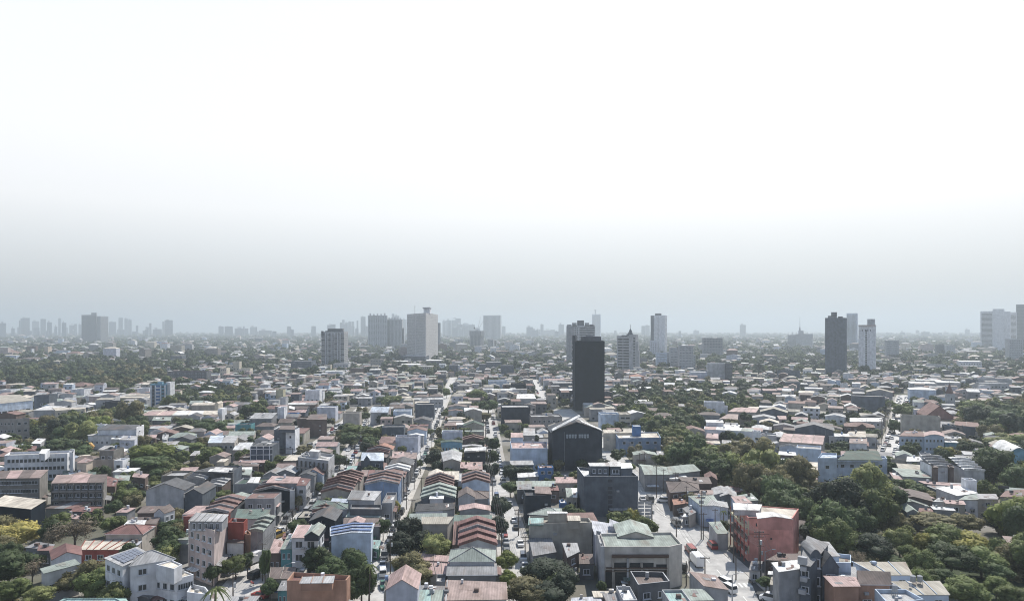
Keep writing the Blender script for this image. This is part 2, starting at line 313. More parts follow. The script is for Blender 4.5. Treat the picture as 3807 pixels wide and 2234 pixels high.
def corners(sec,g,H,dep,yaw):
    x0,y0,s=SEC[sec]
    if len(g)==4:
        xl,xr,yt,d=g; xl=x0+xl/s; xr=x0+xr/s; yt=y0+yt/s; xc=(xl+xr)/2; D=F*(CH-H)/(yt-HY) if dep is None else dep; u=(xc-PW/2)/F; X=u*D
        ps=yawof(u) if yaw is None else math.radians(yaw); W=(xr-xl)/F*D/(math.cos(ps)-u*math.sin(ps))
        e=(math.cos(ps)*W/2,math.sin(ps)*W/2); a=(-math.sin(ps)*d,math.cos(ps)*d)
        c0=(X-e[0],D-e[1]); c1=(X+e[0],D+e[1]); return [c0,c1,(c1[0]+a[0],c1[1]+a[1]),(c0[0]+a[0],c0[1]+a[1])]
    q=[]
    for i in range(0,len(g),2): q.append(ground(x0+g[i]/s,y0+g[i+1]/s,H))
    if len(q)==3: q.append((q[0][0]+q[2][0]-q[1][0],q[0][1]+q[2][1]-q[1][1]))
    # keep the footprint counter-clockwise
    a=sum(q[i][0]*q[(i+1)%len(q)][1]-q[(i+1)%len(q)][0]*q[i][1] for i in range(len(q)))
    return q if a>0 else [q[1],q[0]]+q[:1:-1]
NAMES={'house':'house','building':'commercial_building','block':'apartment_block','tower':'tower_block','shed':'shed','ware':'warehouse','church':'church'}
CATS={'house':'house','building':'building','block':'apartment block','tower':'tower','shed':'shed','ware':'warehouse','church':'church'}
WW=dict(store='tan',towerw='off white',white='white',lgrey='pale grey',grey='grey',dgrey='dark grey',slate='slate grey',char='black',dark='dark',cream='cream',tan='tan',peach='peach',pink='pink',salmon='salmon',red='red',brown='brown',lblue='pale blue',blue='blue',sblue='bright blue',cblue='blue',lav='lavender white',teal='teal',orange='orange',conc='bare concrete',tene='stained concrete',green='green',haze='hazy grey',beige='beige',yellow='yellow',brick='brick')
RW=dict(white='white',lgrey='pale grey',grey='grey',dgrey='dark grey',char='black',rust='rust brown',red='red',pink='pale pink',brown='brown',green='green',pgreen='pale green',tan='tan',cream='cream',teal='turquoise',paleb='pale blue',blue='blue',pinkb='dusty pink',dgreen='dark green',orange='orange',lav='lavender')
for _k,_v in WW.items(): RW.setdefault(_k,_v)
SHP=dict(F='flat',L='sheet',G='gabled',T='stepped gable',S='ridged',H='hipped',V='arched')
AUTO=[]            # things whose label is written at the end from what stands next to them
LASTROOT=None
def parse(txt):
    global LASTROOT
    made=[]
    sec='A'
    for ln in txt.strip().split('\n'):
        ln=ln.strip()
        if not ln or ln[0]=='#': continue
        if ln[0]=='@': sec=ln[1:].strip(); continue
        p=[t.strip() for t in ln.split('|')]
        head=p[0].split(); plus=head[0]=='+'; cat=head[0]; H=float(head[1]); roof=head[2]; wall=head[3]; rc=head[4]
        g=[float(t) for t in p[1].split()]; op={}
        for t in (p[2].split() if len(p)>2 else []):
            k,_,v=t.partition('=')
            if k in('w','r','l'): a,b=v.split('x'); op[k]=(int(a),int(b))
            elif k=='pal': op[k]=v.split(',')
            elif k=='pc': op[k]=v
            elif k in('n','tank'): op[k]=int(v)
            else: op[k]=float(v or 1)
        q=corners(sec,g,H,op.get('D'),op.get('y'))
        if plus: root=LASTROOT
        else:
            c=(sum(t[0] for t in q)/len(q),sum(t[1] for t in q)/len(q)); root=empty(NAMES[cat],(c[0],c[1],0)); LASTROOT=root
            lab=p[3] if len(p)>3 and p[3] else None; tag(root,lab,CATS[cat]); COUNT[cat]=COUNT.get(cat,0)+1
            pxs=[pix(x,y,H)[0] for x,y in q]; LASTI=dict(root=root,x0=min(pxs),x1=max(pxs),y=pix(c[0],c[1],H*.6)[1],D=c[1],H=H,wall=wall,rc=rc,roof=roof,cat=cat,W=math.dist(q[0],q[1]))
            if lab: LAND.append((LASTI['x0'],LASTI['x1'],LASTI['y'],c[1],lab))
            else: AUTO.append(LASTI)
        # ordinary houses get windows on the face towards the street
        if not op.get('blank') and not any(k in op for k in('w','r','l')) and roof in('L','H','S','F') and cat in('house','shed','+') and c_near(q) and op.get('z0',0)==0:
            L=math.dist(q[0],q[1]); op['w']=(max(1,int(L/3.2)),1 if H<6.5 else 2)
        block(root,q,op.get('z0',0),H,roof,wall,rc,op); made.append(root)
    return made
def c_near(q): return min(t[1] for t in q)<420
# ---------------------------------------------------------------- the buildings, read off the photograph: kind height roof wall roof-colour | outline (left right eave depth, or corners) | extras | label
B_NEAR='''
@A2
ware 9 L char cream | -150 190 412 247 605 135 70 72 | blank b=.2 n=3 rib=0 | black metal warehouse under a broad cream roof
shed 4.5 L tan tan | 610 235 975 240 1215 165 850 160 | n=3 rib=0 pal=brown,grey,rust | row of low sheds with patched sheet roofs
shed 4.5 L dgrey red | 945 278 1270 283 1365 232 1020 228 | | 
shed 4 L dgrey red | 1085 335 1250 300 1290 280 1120 300 | |
house 4 L grey pink | 790 345 1040 385 1050 350 880 320 | n=3 |
house 6 H tan red | 1415 575 1900 578 2070 465 1660 452 | p=1.3 w=4x1 | house under a wide brick red hipped roof
house 6.5 L white white | 1675 458 1910 462 1945 415 1720 415 | blank |
house 6 L brown brown | 1720 430 2080 450 2130 375 1770 372 | blank |
house 7 L brown brown | 1840 300 2045 297 2210 225 1920 222 | |
house 7.5 G white brown | 2060 300 2200 300 2340 250 2200 228 | r=2x2 p=1.4 |
house 9.5 G lgrey dgrey | 1955 2460 -10 9 | p=2.2 y=4 | big pale grey house with a steep dark gable
house 8.5 G slate dgrey | 2470 2710 40 12 | p=1.6 |
house 4 L red cream | 1085 788 1600 788 1870 672 1150 690 | n=6 w=3x1 | long low building with a bleached ribbed cream roof
house 4.5 L tan paleb | 1660 780 1840 725 1890 690 1720 730 | blank |
house 7 G white red | 700 920 1090 858 1078 745 672 800 | p=1.3 n=2 blank | white house with a dark red gabled roof
shed 5 L grey grey | 345 760 640 785 720 740 500 705 | |
house 5 L dgrey rust | 515 800 690 800 700 760 530 750 | |
house 7 L lgrey pgreen | 600 1105 1055 985 985 940 555 1062 | w=3x1 | small house with a pale green slab roof
+ 4.5 L lgrey pgreen | 700 1205 780 1172 790 1105 645 1160 | blank
house 10.5 L white lgrey | 1640 1010 1990 850 1830 762 1410 905 | blank plain b=.1 l=3x3 | white villa with solar panels on its grey roof
+ 10.5 H white lgrey | 1745 1000 2330 905 2110 822 1850 880 | p=1.6 w=2x3 ww=1.9
+ 10 H white lgrey | 1730 1000 1935 970 1960 870 1800 890 | p=1.1 blank
+ 7 F white cream | 1960 1130 2370 1190 2590 1130 2330 1030 | w=4x2 r=3x2 ww=1.2 ph=.25
+ 10 F white cream | 2090 1000 2330 1060 2440 1000 2300 940 | z0=7 ph=.3 blank
+ 4.2 F white cream | 2500 1400 2830 1440 2750 1330 2560 1290 | ph=.8 blank
house 5 H lgrey teal | 650 1560 1750 1560 1655 1440 870 1440 | p=.8 blank | pale building under a turquoise roof at the photo's bottom edge
house 3 G dgrey grey | 1790 2010 1440 5 | |
@B2
block 12.5 F pink pink | 218 480 562 585 748 365 330 335 | w=4x4 ph=1 pc=cream wh=1.5 ww=1.4 | tall pink apartment block with a roofed terrace
+ 15 L grey lgrey | 235 408 665 412 742 345 335 322 | n=6 z0=12.6 b=.4 rib=1 w=5x1 wh=1.6
house 11 F red red | 748 455 958 460 1010 408 800 395 | r=1x2 blank | bright red house beside the pink apartment block
+ 7 L white brown | 735 692 955 697 950 590 760 590 | w=2x1 r=1x1
+ 3.5 L tan brown | 660 900 870 905 905 815 700 812 | blank
+ 8 F orange red | 960 600 1050 625 1050 590 1010 560 | blank
house 7 L pink green | 850 372 1250 375 1305 290 885 282 | w=4x1 b=.8 | pink walled house under a plain green sheet roof
house 8 T dgrey rust | 390 760 290 15 | n=4 p=1 | stepped row of rust brown roofs left of the street
house 7.5 L red red | 150 345 700 340 780 300 470 285 | blank |
house 6 L lgrey pgreen | 40 655 215 655 300 560 215 560 | blank |
house 5 L grey pgreen | 90 712 215 712 240 660 160 660 | blank |
house 7.5 T grey pgreen | 1010 1215 545 12 | n=4 blank p=.5 |
house 9 F grey rust | 970 1370 110 8 | w=3x2 ph=.2 | unfinished grey house with drying laundry on its roof
house 6 L dgrey pink | 1085 215 1410 215 1440 178 1105 170 | w=4x1 ww=.8 |
house 7 G tan pgreen | 640 965 150 9 | p=1.1 |
house 6 L grey dgrey | 910 215 1080 215 1090 190 930 190 | |
house 6.5 H lgrey green | 1870 228 2345 240 2340 150 1960 118 | p=.8 | green roofed house with a pale blue strip
+ 6.9 L lgrey paleb | 2135 150 2340 160 2340 125 2150 118 | blank z0=6.6
house 5.5 T dgrey rust | 1840 2130 330 9 | n=3 p=1 |
house 7.5 G char dgrey | 1835 2180 400 11 | p=1.4 blank | black gabled house with pale roof edges
house 5.5 F dark tan | 1665 1840 370 9 | ph=.3 |
house 10 L white pgreen | 1605 628 1950 628 2035 478 1690 480 | w=2x3 r=2x2 n=2 pal=pink,pgreen ww=2 wh=1.8 | three storey white house with stacked balconies
+ 11.5 G dark pgreen | 1770 1960 600 8 | z0=10.2 p=1.1
house 7 L teal pgreen | 1455 780 1600 775 1625 620 1545 620 | w=2x2 | narrow teal house with a pale green lean-to roof
house 6 L brown pink | 1300 832 1450 830 1485 700 1370 665 | w=2x1 |
house 5 L brown red | 1480 640 1600 645 1620 590 1500 590 | blank |
house 9 G lblue paleb | 2130 600 2660 560 2690 440 2130 490 | n=5 p=.5 blank | white roofed house with bright blue stripes
house 6 F dgrey dgrey | 2100 715 2480 715 2480 622 2190 615 | ph=.5 pc=lgrey | dark flat house with a raised white roof rim
house 8 F orange red | 1535 1252 2335 1248 2385 1185 1620 1140 | blank ph=.9 | orange rendered building with tin canopies on its roof
+ 9.6 L orange lgrey | 1720 1240 2140 1235 2160 1165 1760 1180 | z0=8.1 blank n=3
+ 4.5 F brown brown | 1535 1440 2335 1440 2350 1420 1540 1420 | blank
house 4 L teal grey | 1415 1332 1535 1332 1540 1232 1470 1232 | w=2x1 |
house 4.5 L tan brown | 1310 1178 1590 1175 1650 1045 1330 1050 | n=2 |
shed 3.5 L dgrey tan | 1650 1140 1780 1130 1800 1060 1690 1060 | n=3 |
house 4 L dgrey grey | 1220 560 1370 560 1390 490 1230 490 | n=3 |
house 3.5 L grey lgrey | 700 1500 1100 1480 1160 1430 800 1440 | |
shed 3.5 L tan brown | 1180 980 1290 985 1310 930 1210 930 | |
@C2
house 7.5 L lgrey lgrey | 50 118 400 128 490 25 110 10 | w=6x1 n=2 pal=grey,lgrey | pale house with three arched windows and a grey roof
house 6.5 F dgrey grey | 80 270 500 275 500 215 90 210 | w=4x1 |
house 5 L grey pgreen | 30 352 470 355 480 300 70 298 | |
house 5 S dgrey brown | 0 468 470 470 490 368 10 362 | blank p=.8 | low house with a dark brown roof and pink dormer
+ 6 G pink pink | 40 250 440 5 | blank p=.9
shed 3 L green teal | 380 765 455 782 485 685 390 680 | | small bright turquoise awning on the street corner
house 7 F grey grey | 500 640 190 14 | w=1x1 |
@C
house 9 T blue rust | 275 722 1290 15 | n=4 p=1.3 blank st=.2 | big blue gabled wall beside the central street
+ 8 F lgrey lgrey | 725 775 1230 12 | blank
@C2
house 6.5 T slate pgreen | 1030 1480 95 13 | p=1.6 n=3 | stepped grey gable beside the central street
+ 7 L lgrey white | 1145 108 1320 108 1325 75 1160 70 | blank
house 6 L lav char | 955 278 1320 262 1330 178 990 190 | blank b=.2 | house with a flat black roof and lavender wall
+ 6 L grey char | 1325 262 1470 240 1480 170 1332 178 | b=.2 w=1x1
house 7.5 L tan tan | 1050 445 1380 445 1455 365 1045 372 | n=2 w=4x1 | beige house with panelled walls and parapet
house 6 L grey green | 1470 458 1950 458 1970 355 1480 360 | blank b=.7 | long plain roof of dull green sheets
house 7 G lgrey brown | 1525 1750 90 9 | blank p=1.6 |
+ 6 H grey brown | 1560 110 1925 100 1925 10 1580 0 | p=1.3
house 5.5 G grey pink | 1545 262 1945 262 1945 200 1555 195 | p=.8 |
house 8 T lgrey red | 1535 2035 715 17 | p=1.5 n=4 blank st=.35 | pale house with four stepped red gables
+ 6.5 L brown rust | 1450 1535 720 14 | n=4 b=2 blank
house 7.5 H lgrey pgreen | 1410 940 2005 938 2010 790 1440 790 | p=1.9 ins=.5 blank | house under a ribbed green pyramid roof
house 6 S dgrey grey | 1385 1122 2030 1118 2020 970 1400 970 | p=.5 w=7x1 ww=1 | long house under a dark grey ridged roof
house 6.5 L lgrey pinkb | 1350 1466 2170 1452 2155 1230 1375 1200 | b=0 blank | large plain dusty brown flat roof near the bottom edge
+ 6.9 L lgrey lgrey | 1350 1466 1368 1466 1385 1200 1375 1200 | b=0 blank
house 5 L tan teal | 985 1560 1335 1560 1342 1355 1000 1355 | blank n=2 pal=teal,pgreen | pale turquoise sheet roof at the bottom edge
house 8.5 G lav pink | 560 980 1315 9 | p=2 blank | beige walled house with a pink gabled roof
+ 7.4 F beige tan | 528 950 1360 1.2 | blank ph=.3
+ 7.6 F beige tan | 535 1300 548 1310 580 1200 565 1195 | blank
house 4 L tan pink | 1150 1110 1385 1120 1395 960 1080 940 | n=3 blank |
+ 4.6 L tan pink | 1010 925 1385 950 1395 895 1010 855 | n=2 blank
house 3.5 F grey lgrey | 1230 1250 1350 1255 1355 1150 1240 1150 | w=1x1 |
house 4.5 L lgrey grey | 1000 1340 1340 1345 1345 1300 1010 1290 | blank |
@C
house 8 H slate paleb | 225 972 525 978 520 872 240 868 | w=2x2 p=1.6 | slate blue house with a pale metal dormer roof
+ 8.6 G slate paleb | 265 340 960 5 | p=1.6 blank
house 6 G dgrey brown | 300 560 940 9 | p=.8 |
house 5 L cblue teal | 20 140 1110 7 | |
house 5.5 L slate pink | 145 255 1045 6 | |
house 6 G tan orange | 365 640 830 9 | p=1.7 blank | small house with an orange brown gable roof
house 6.5 T dgrey rust | 290 590 880 9 | n=4 p=1.2 blank |
house 6.5 L tan pink | 640 945 800 940 800 870 650 870 | n=1 |
+ 6.5 L dgrey pinkb | 805 950 960 955 975 885 805 880 | r=1x1
house 7 G tan dgrey | 600 905 1035 11 | p=1.4 blank |
+ 6.5 G dgrey lgrey | 760 920 1035 6 | p=.6 blank
house 6.5 T dgrey white | 530 860 1115 8 | n=2 p=1.2 blank fc | 
house 7 L dgrey red | 220 1188 490 1190 500 1120 240 1120 | n=3 pal=pinkb,red,brown blank | 
house 8 T grey rust | 450 800 1210 9 | n=2 p=1 |
house 8 F lav grey | 685 680 985 680 1020 652 700 652 | blank | blank lavender white box beside the central street
house 6 H tan rust | 465 742 690 742 700 655 500 655 | p=1 w=3x1 |
house 8 F slate grey | 500 795 545 9 | w=1x1 |
house 7.5 G lblue rust | 845 1095 580 9 | p=1.3 blank |
+ 6 G lgrey white | 850 1060 645 4 | p=.8 blank
house 7 L tan red | 885 1115 517 4 | blank |
house 7 G grey dgrey | 930 1155 445 12 | p=1.3 |
house 10 F slate grey | 950 1200 242 13 | blank |
house 9 F lblue white | 655 890 328 10 | blank |
house 8.5 L lgrey paleb | 350 580 335 8 | b=2.6 blank |
house 8 F tan tan | -20 205 355 9 | blank |
house 7 H lgrey brown | 930 1120 125 10 | p=1.5 |
house 7 H lgrey brown | 1140 1320 118 10 | p=1.5 |
house 6.5 L lgrey white | 895 1320 158 5 | w=8x1 |
house 9 G tan white | 1615 1840 318 9 | p=1.5 blank | tan gabled house with a white triangular pediment
house 7.5 G lgrey brown | 1395 1630 260 11 | p=1 blank |
house 7 G lgrey rust | 1395 1580 315 5 | p=.7 blank |
house 6 H dgrey cream | 1385 1615 425 8 | p=1 w=4x1 |
house 6.5 H orange pinkb | 1340 1500 510 9 | p=1 |
+ 6.5 L lgrey white | 1500 1600 500 6 |
house 7 G beige dgreen | 1600 1870 515 9 | p=2.1 blank | beige house with a thin dark green gable roof
+ 5.8 L beige pgreen | 1620 1860 590 2 | blank
house 7.5 F lav white | 1310 1580 610 6 | blank |
house 6.8 G cblue dgreen | 1295 1575 735 6 | p=.5 w=6x1 ww=.8 wh=1.7 | turquoise blue gabled house with four narrow windows
house 6.3 T brown rust | 1590 1870 705 9 | p=1.3 n=2 |
house 5.8 G tan lgrey | 1585 1840 790 4 | p=.5 w=4x1 ww=.7 |
house 8 F dark dgrey | 1605 1890 872 7 | blank ph=.3 pc=lgrey | dark blank house front below a white roof frame
+ 9.4 L lgrey white | 1620 850 1890 840 1895 805 1625 825 | z0=9.2 n=3 rib=0 blank
house 7.5 G tan lgrey | 1330 985 1555 990 1572 870 1300 865 | p=1.1 blank n=2 | taupe house with a pale gabled metal roof
+ 4 L grey white | 1325 1050 1550 1050 1555 1035 1330 1035 | blank
house 6 L brown pink | 1555 1078 1650 1080 1655 1012 1552 1012 | blank | long pale pink roof over brown walls
+ 5.8 L brown pink | 1655 1098 1845 1098 1845 1012 1660 1014 | blank
house 8 T lblue rust | 1578 1945 1270 12 | p=1.5 n=3 blank | pale blue gable front under three rust brown roofs
house 6 G beige cream | 1120 1330 1195 9 | p=1.3 |
+ 6 L beige cream | 1335 1235 1530 1235 1535 1135 1335 1138 | n=2 blank
house 7 T char rust | 1075 1455 1325 12 | p=1.7 n=4 blank | dark gable front under stepped rust roofs
house 5 L brown pink | 1360 1280 1525 1270 1530 1225 1370 1225 | blank |
@B
house 7.5 T tan rust | 1990 2400 1395 13 | p=1.3 n=5 blank st=.4 | tan gable wall under five stepped rust roofs
house 7.5 T tan rust | 2150 2510 1260 11 | p=1.4 n=4 blank |
house 9 L grey pink | 1265 1278 1670 1282 1710 1212 1345 1200 | blank | grey house with a broad pale pink flat roof
+ 8.5 L lgrey red | 1665 1310 1790 1310 1850 1240 1720 1225 | w=1x2 r=3x2
house 7 T char rust | 1100 1600 1385 12 | n=4 p=1.4 blank | black wall under four stepped rust brown roofs
+ 7 F lgrey lgrey | 1575 1400 1640 1400 1640 1330 1580 1330 | blank r=1x2
house 7 F grey dgreen | 830 1250 1305 10 | blank ph=.5 | grey walled yard house with dark green roofing
+ 7.3 L grey white | 1010 1275 1150 1280 1180 1215 1060 1215 | z0=6.6 n=2 blank
house 9 F slate dgrey | 560 815 1142 10 | blank | dark slate block with white skylight strips
+ 9.3 L dgrey dgrey | 290 1130 810 1140 860 1085 540 1072 | z0=5 n=2 rib=0 blank
+ 9.9 L dgrey white | 490 1125 740 1138 750 1118 520 1105 | z0=9.4 blank
+ 9.9 L dgrey white | 560 1095 790 1108 800 1092 590 1080 | z0=9.4 blank
house 7.5 T grey lgrey | 165 440 1235 10 | n=4 p=.9 blank |
house 7 T brown lgrey | 435 665 1320 9 | n=3 p=.6 blank |
house 5 L lgrey white | 915 1115 1060 1118 1065 1082 930 1082 | |
house 6 L grey pgreen | 905 1165 1040 1175 1070 1110 930 1110 | |
house 4.5 L brown brown | 790 1050 1145 1055 1180 1000 830 1000 | |
+ 5 L brown pink | 890 1000 1250 1010 1270 982 920 980 | blank
house 7.5 G lblue rust | 1760 2015 1165 11 | p=2 blank |
+ 8 G grey dgrey | 1690 1905 1180 12 | p=1 blank
house 11 F lgrey white | 1680 965 2090 1012 2172 928 1790 885 | ph=1 blank hut | large grey house with a walled roof terrace
+ 11 F lgrey lgrey | 1725 925 1830 935 1830 900 1735 895 | blank z0=9
house 5 F brown white | 1385 1675 1050 5 | blank |
house 7 G grey lgrey | 1385 1640 1148 9 | p=1.4 |
house 6.5 G grey grey | 1215 1430 1175 9 | p=1.4 blank |
building 10.5 F slate dgrey | 1045 1335 795 12 | ph=.2 blank | slate building with a white window grid front
house 11 F slate rust | 1365 1520 585 9 | blank |
+ 11 F white lgrey | 1520 1645 590 9 | w=1x2 ww=1
+ 12.5 L slate brown | 1430 560 1640 565 1640 520 1460 520 | z0=11 blank
house 9 F brown brown | 1672 1905 432 11 | blank y=8 | blank grey brown wall with a leafy roof
+ 10 L brown brown | 1800 430 2070 430 2070 365 1850 370 | blank
house 8 L grey lgrey | 1035 1330 420 11 | b=2.2 blank | big blank grey wall with a sloping top
house 7 F teal grey | 845 1050 515 8 | blank | teal hall with a black side wall
house 5.5 S tan pgreen | 760 637 1090 635 1120 585 790 585 | w=4x1 p=.9 | long low pale green ridged roof
house 8 L tan paleb | 482 742 835 742 882 657 520 657 | n=2 pal=paleb,lgrey rib=0 w=5x2 r=1x2 ww=1.6 | two storey tan school wing with a pale blue roof
house 6.5 G dgrey dgrey | 10 250 700 9 | p=1.6 blank |
house 7 G lgrey pgreen | -120 130 830 8 | p=.8 |
house 5 F brown brown | 890 1040 960 10 | |
house 6 L dgrey white | 1170 1390 755 5 | |
house 5 L cream cream | 600 700 998 5 | |
@A2
house 5 L grey pink | 1560 290 1700 290 1810 245 1650 245 | |
@E
building 9.3 F lblue lblue | 2000 972 2490 972 2520 930 2010 930 | w=4x2 | pale blue three storey hall with green mansard roof
@F
+ 9.3 F lblue lblue | 0 972 690 975 660 940 0 930 | w=5x2 r=1x2 blank
+ 10 H lblue dgreen | 30 965 620 968 560 850 150 850 | p=1 z0=9.2
+ 7 L lblue tan | 110 1015 270 1040 280 1020 140 1000 | z0=3 blank
@E
+ 11.5 F lblue lblue | 1945 965 2200 965 2200 900 2000 895 | blank w=1x2
@E2
'''
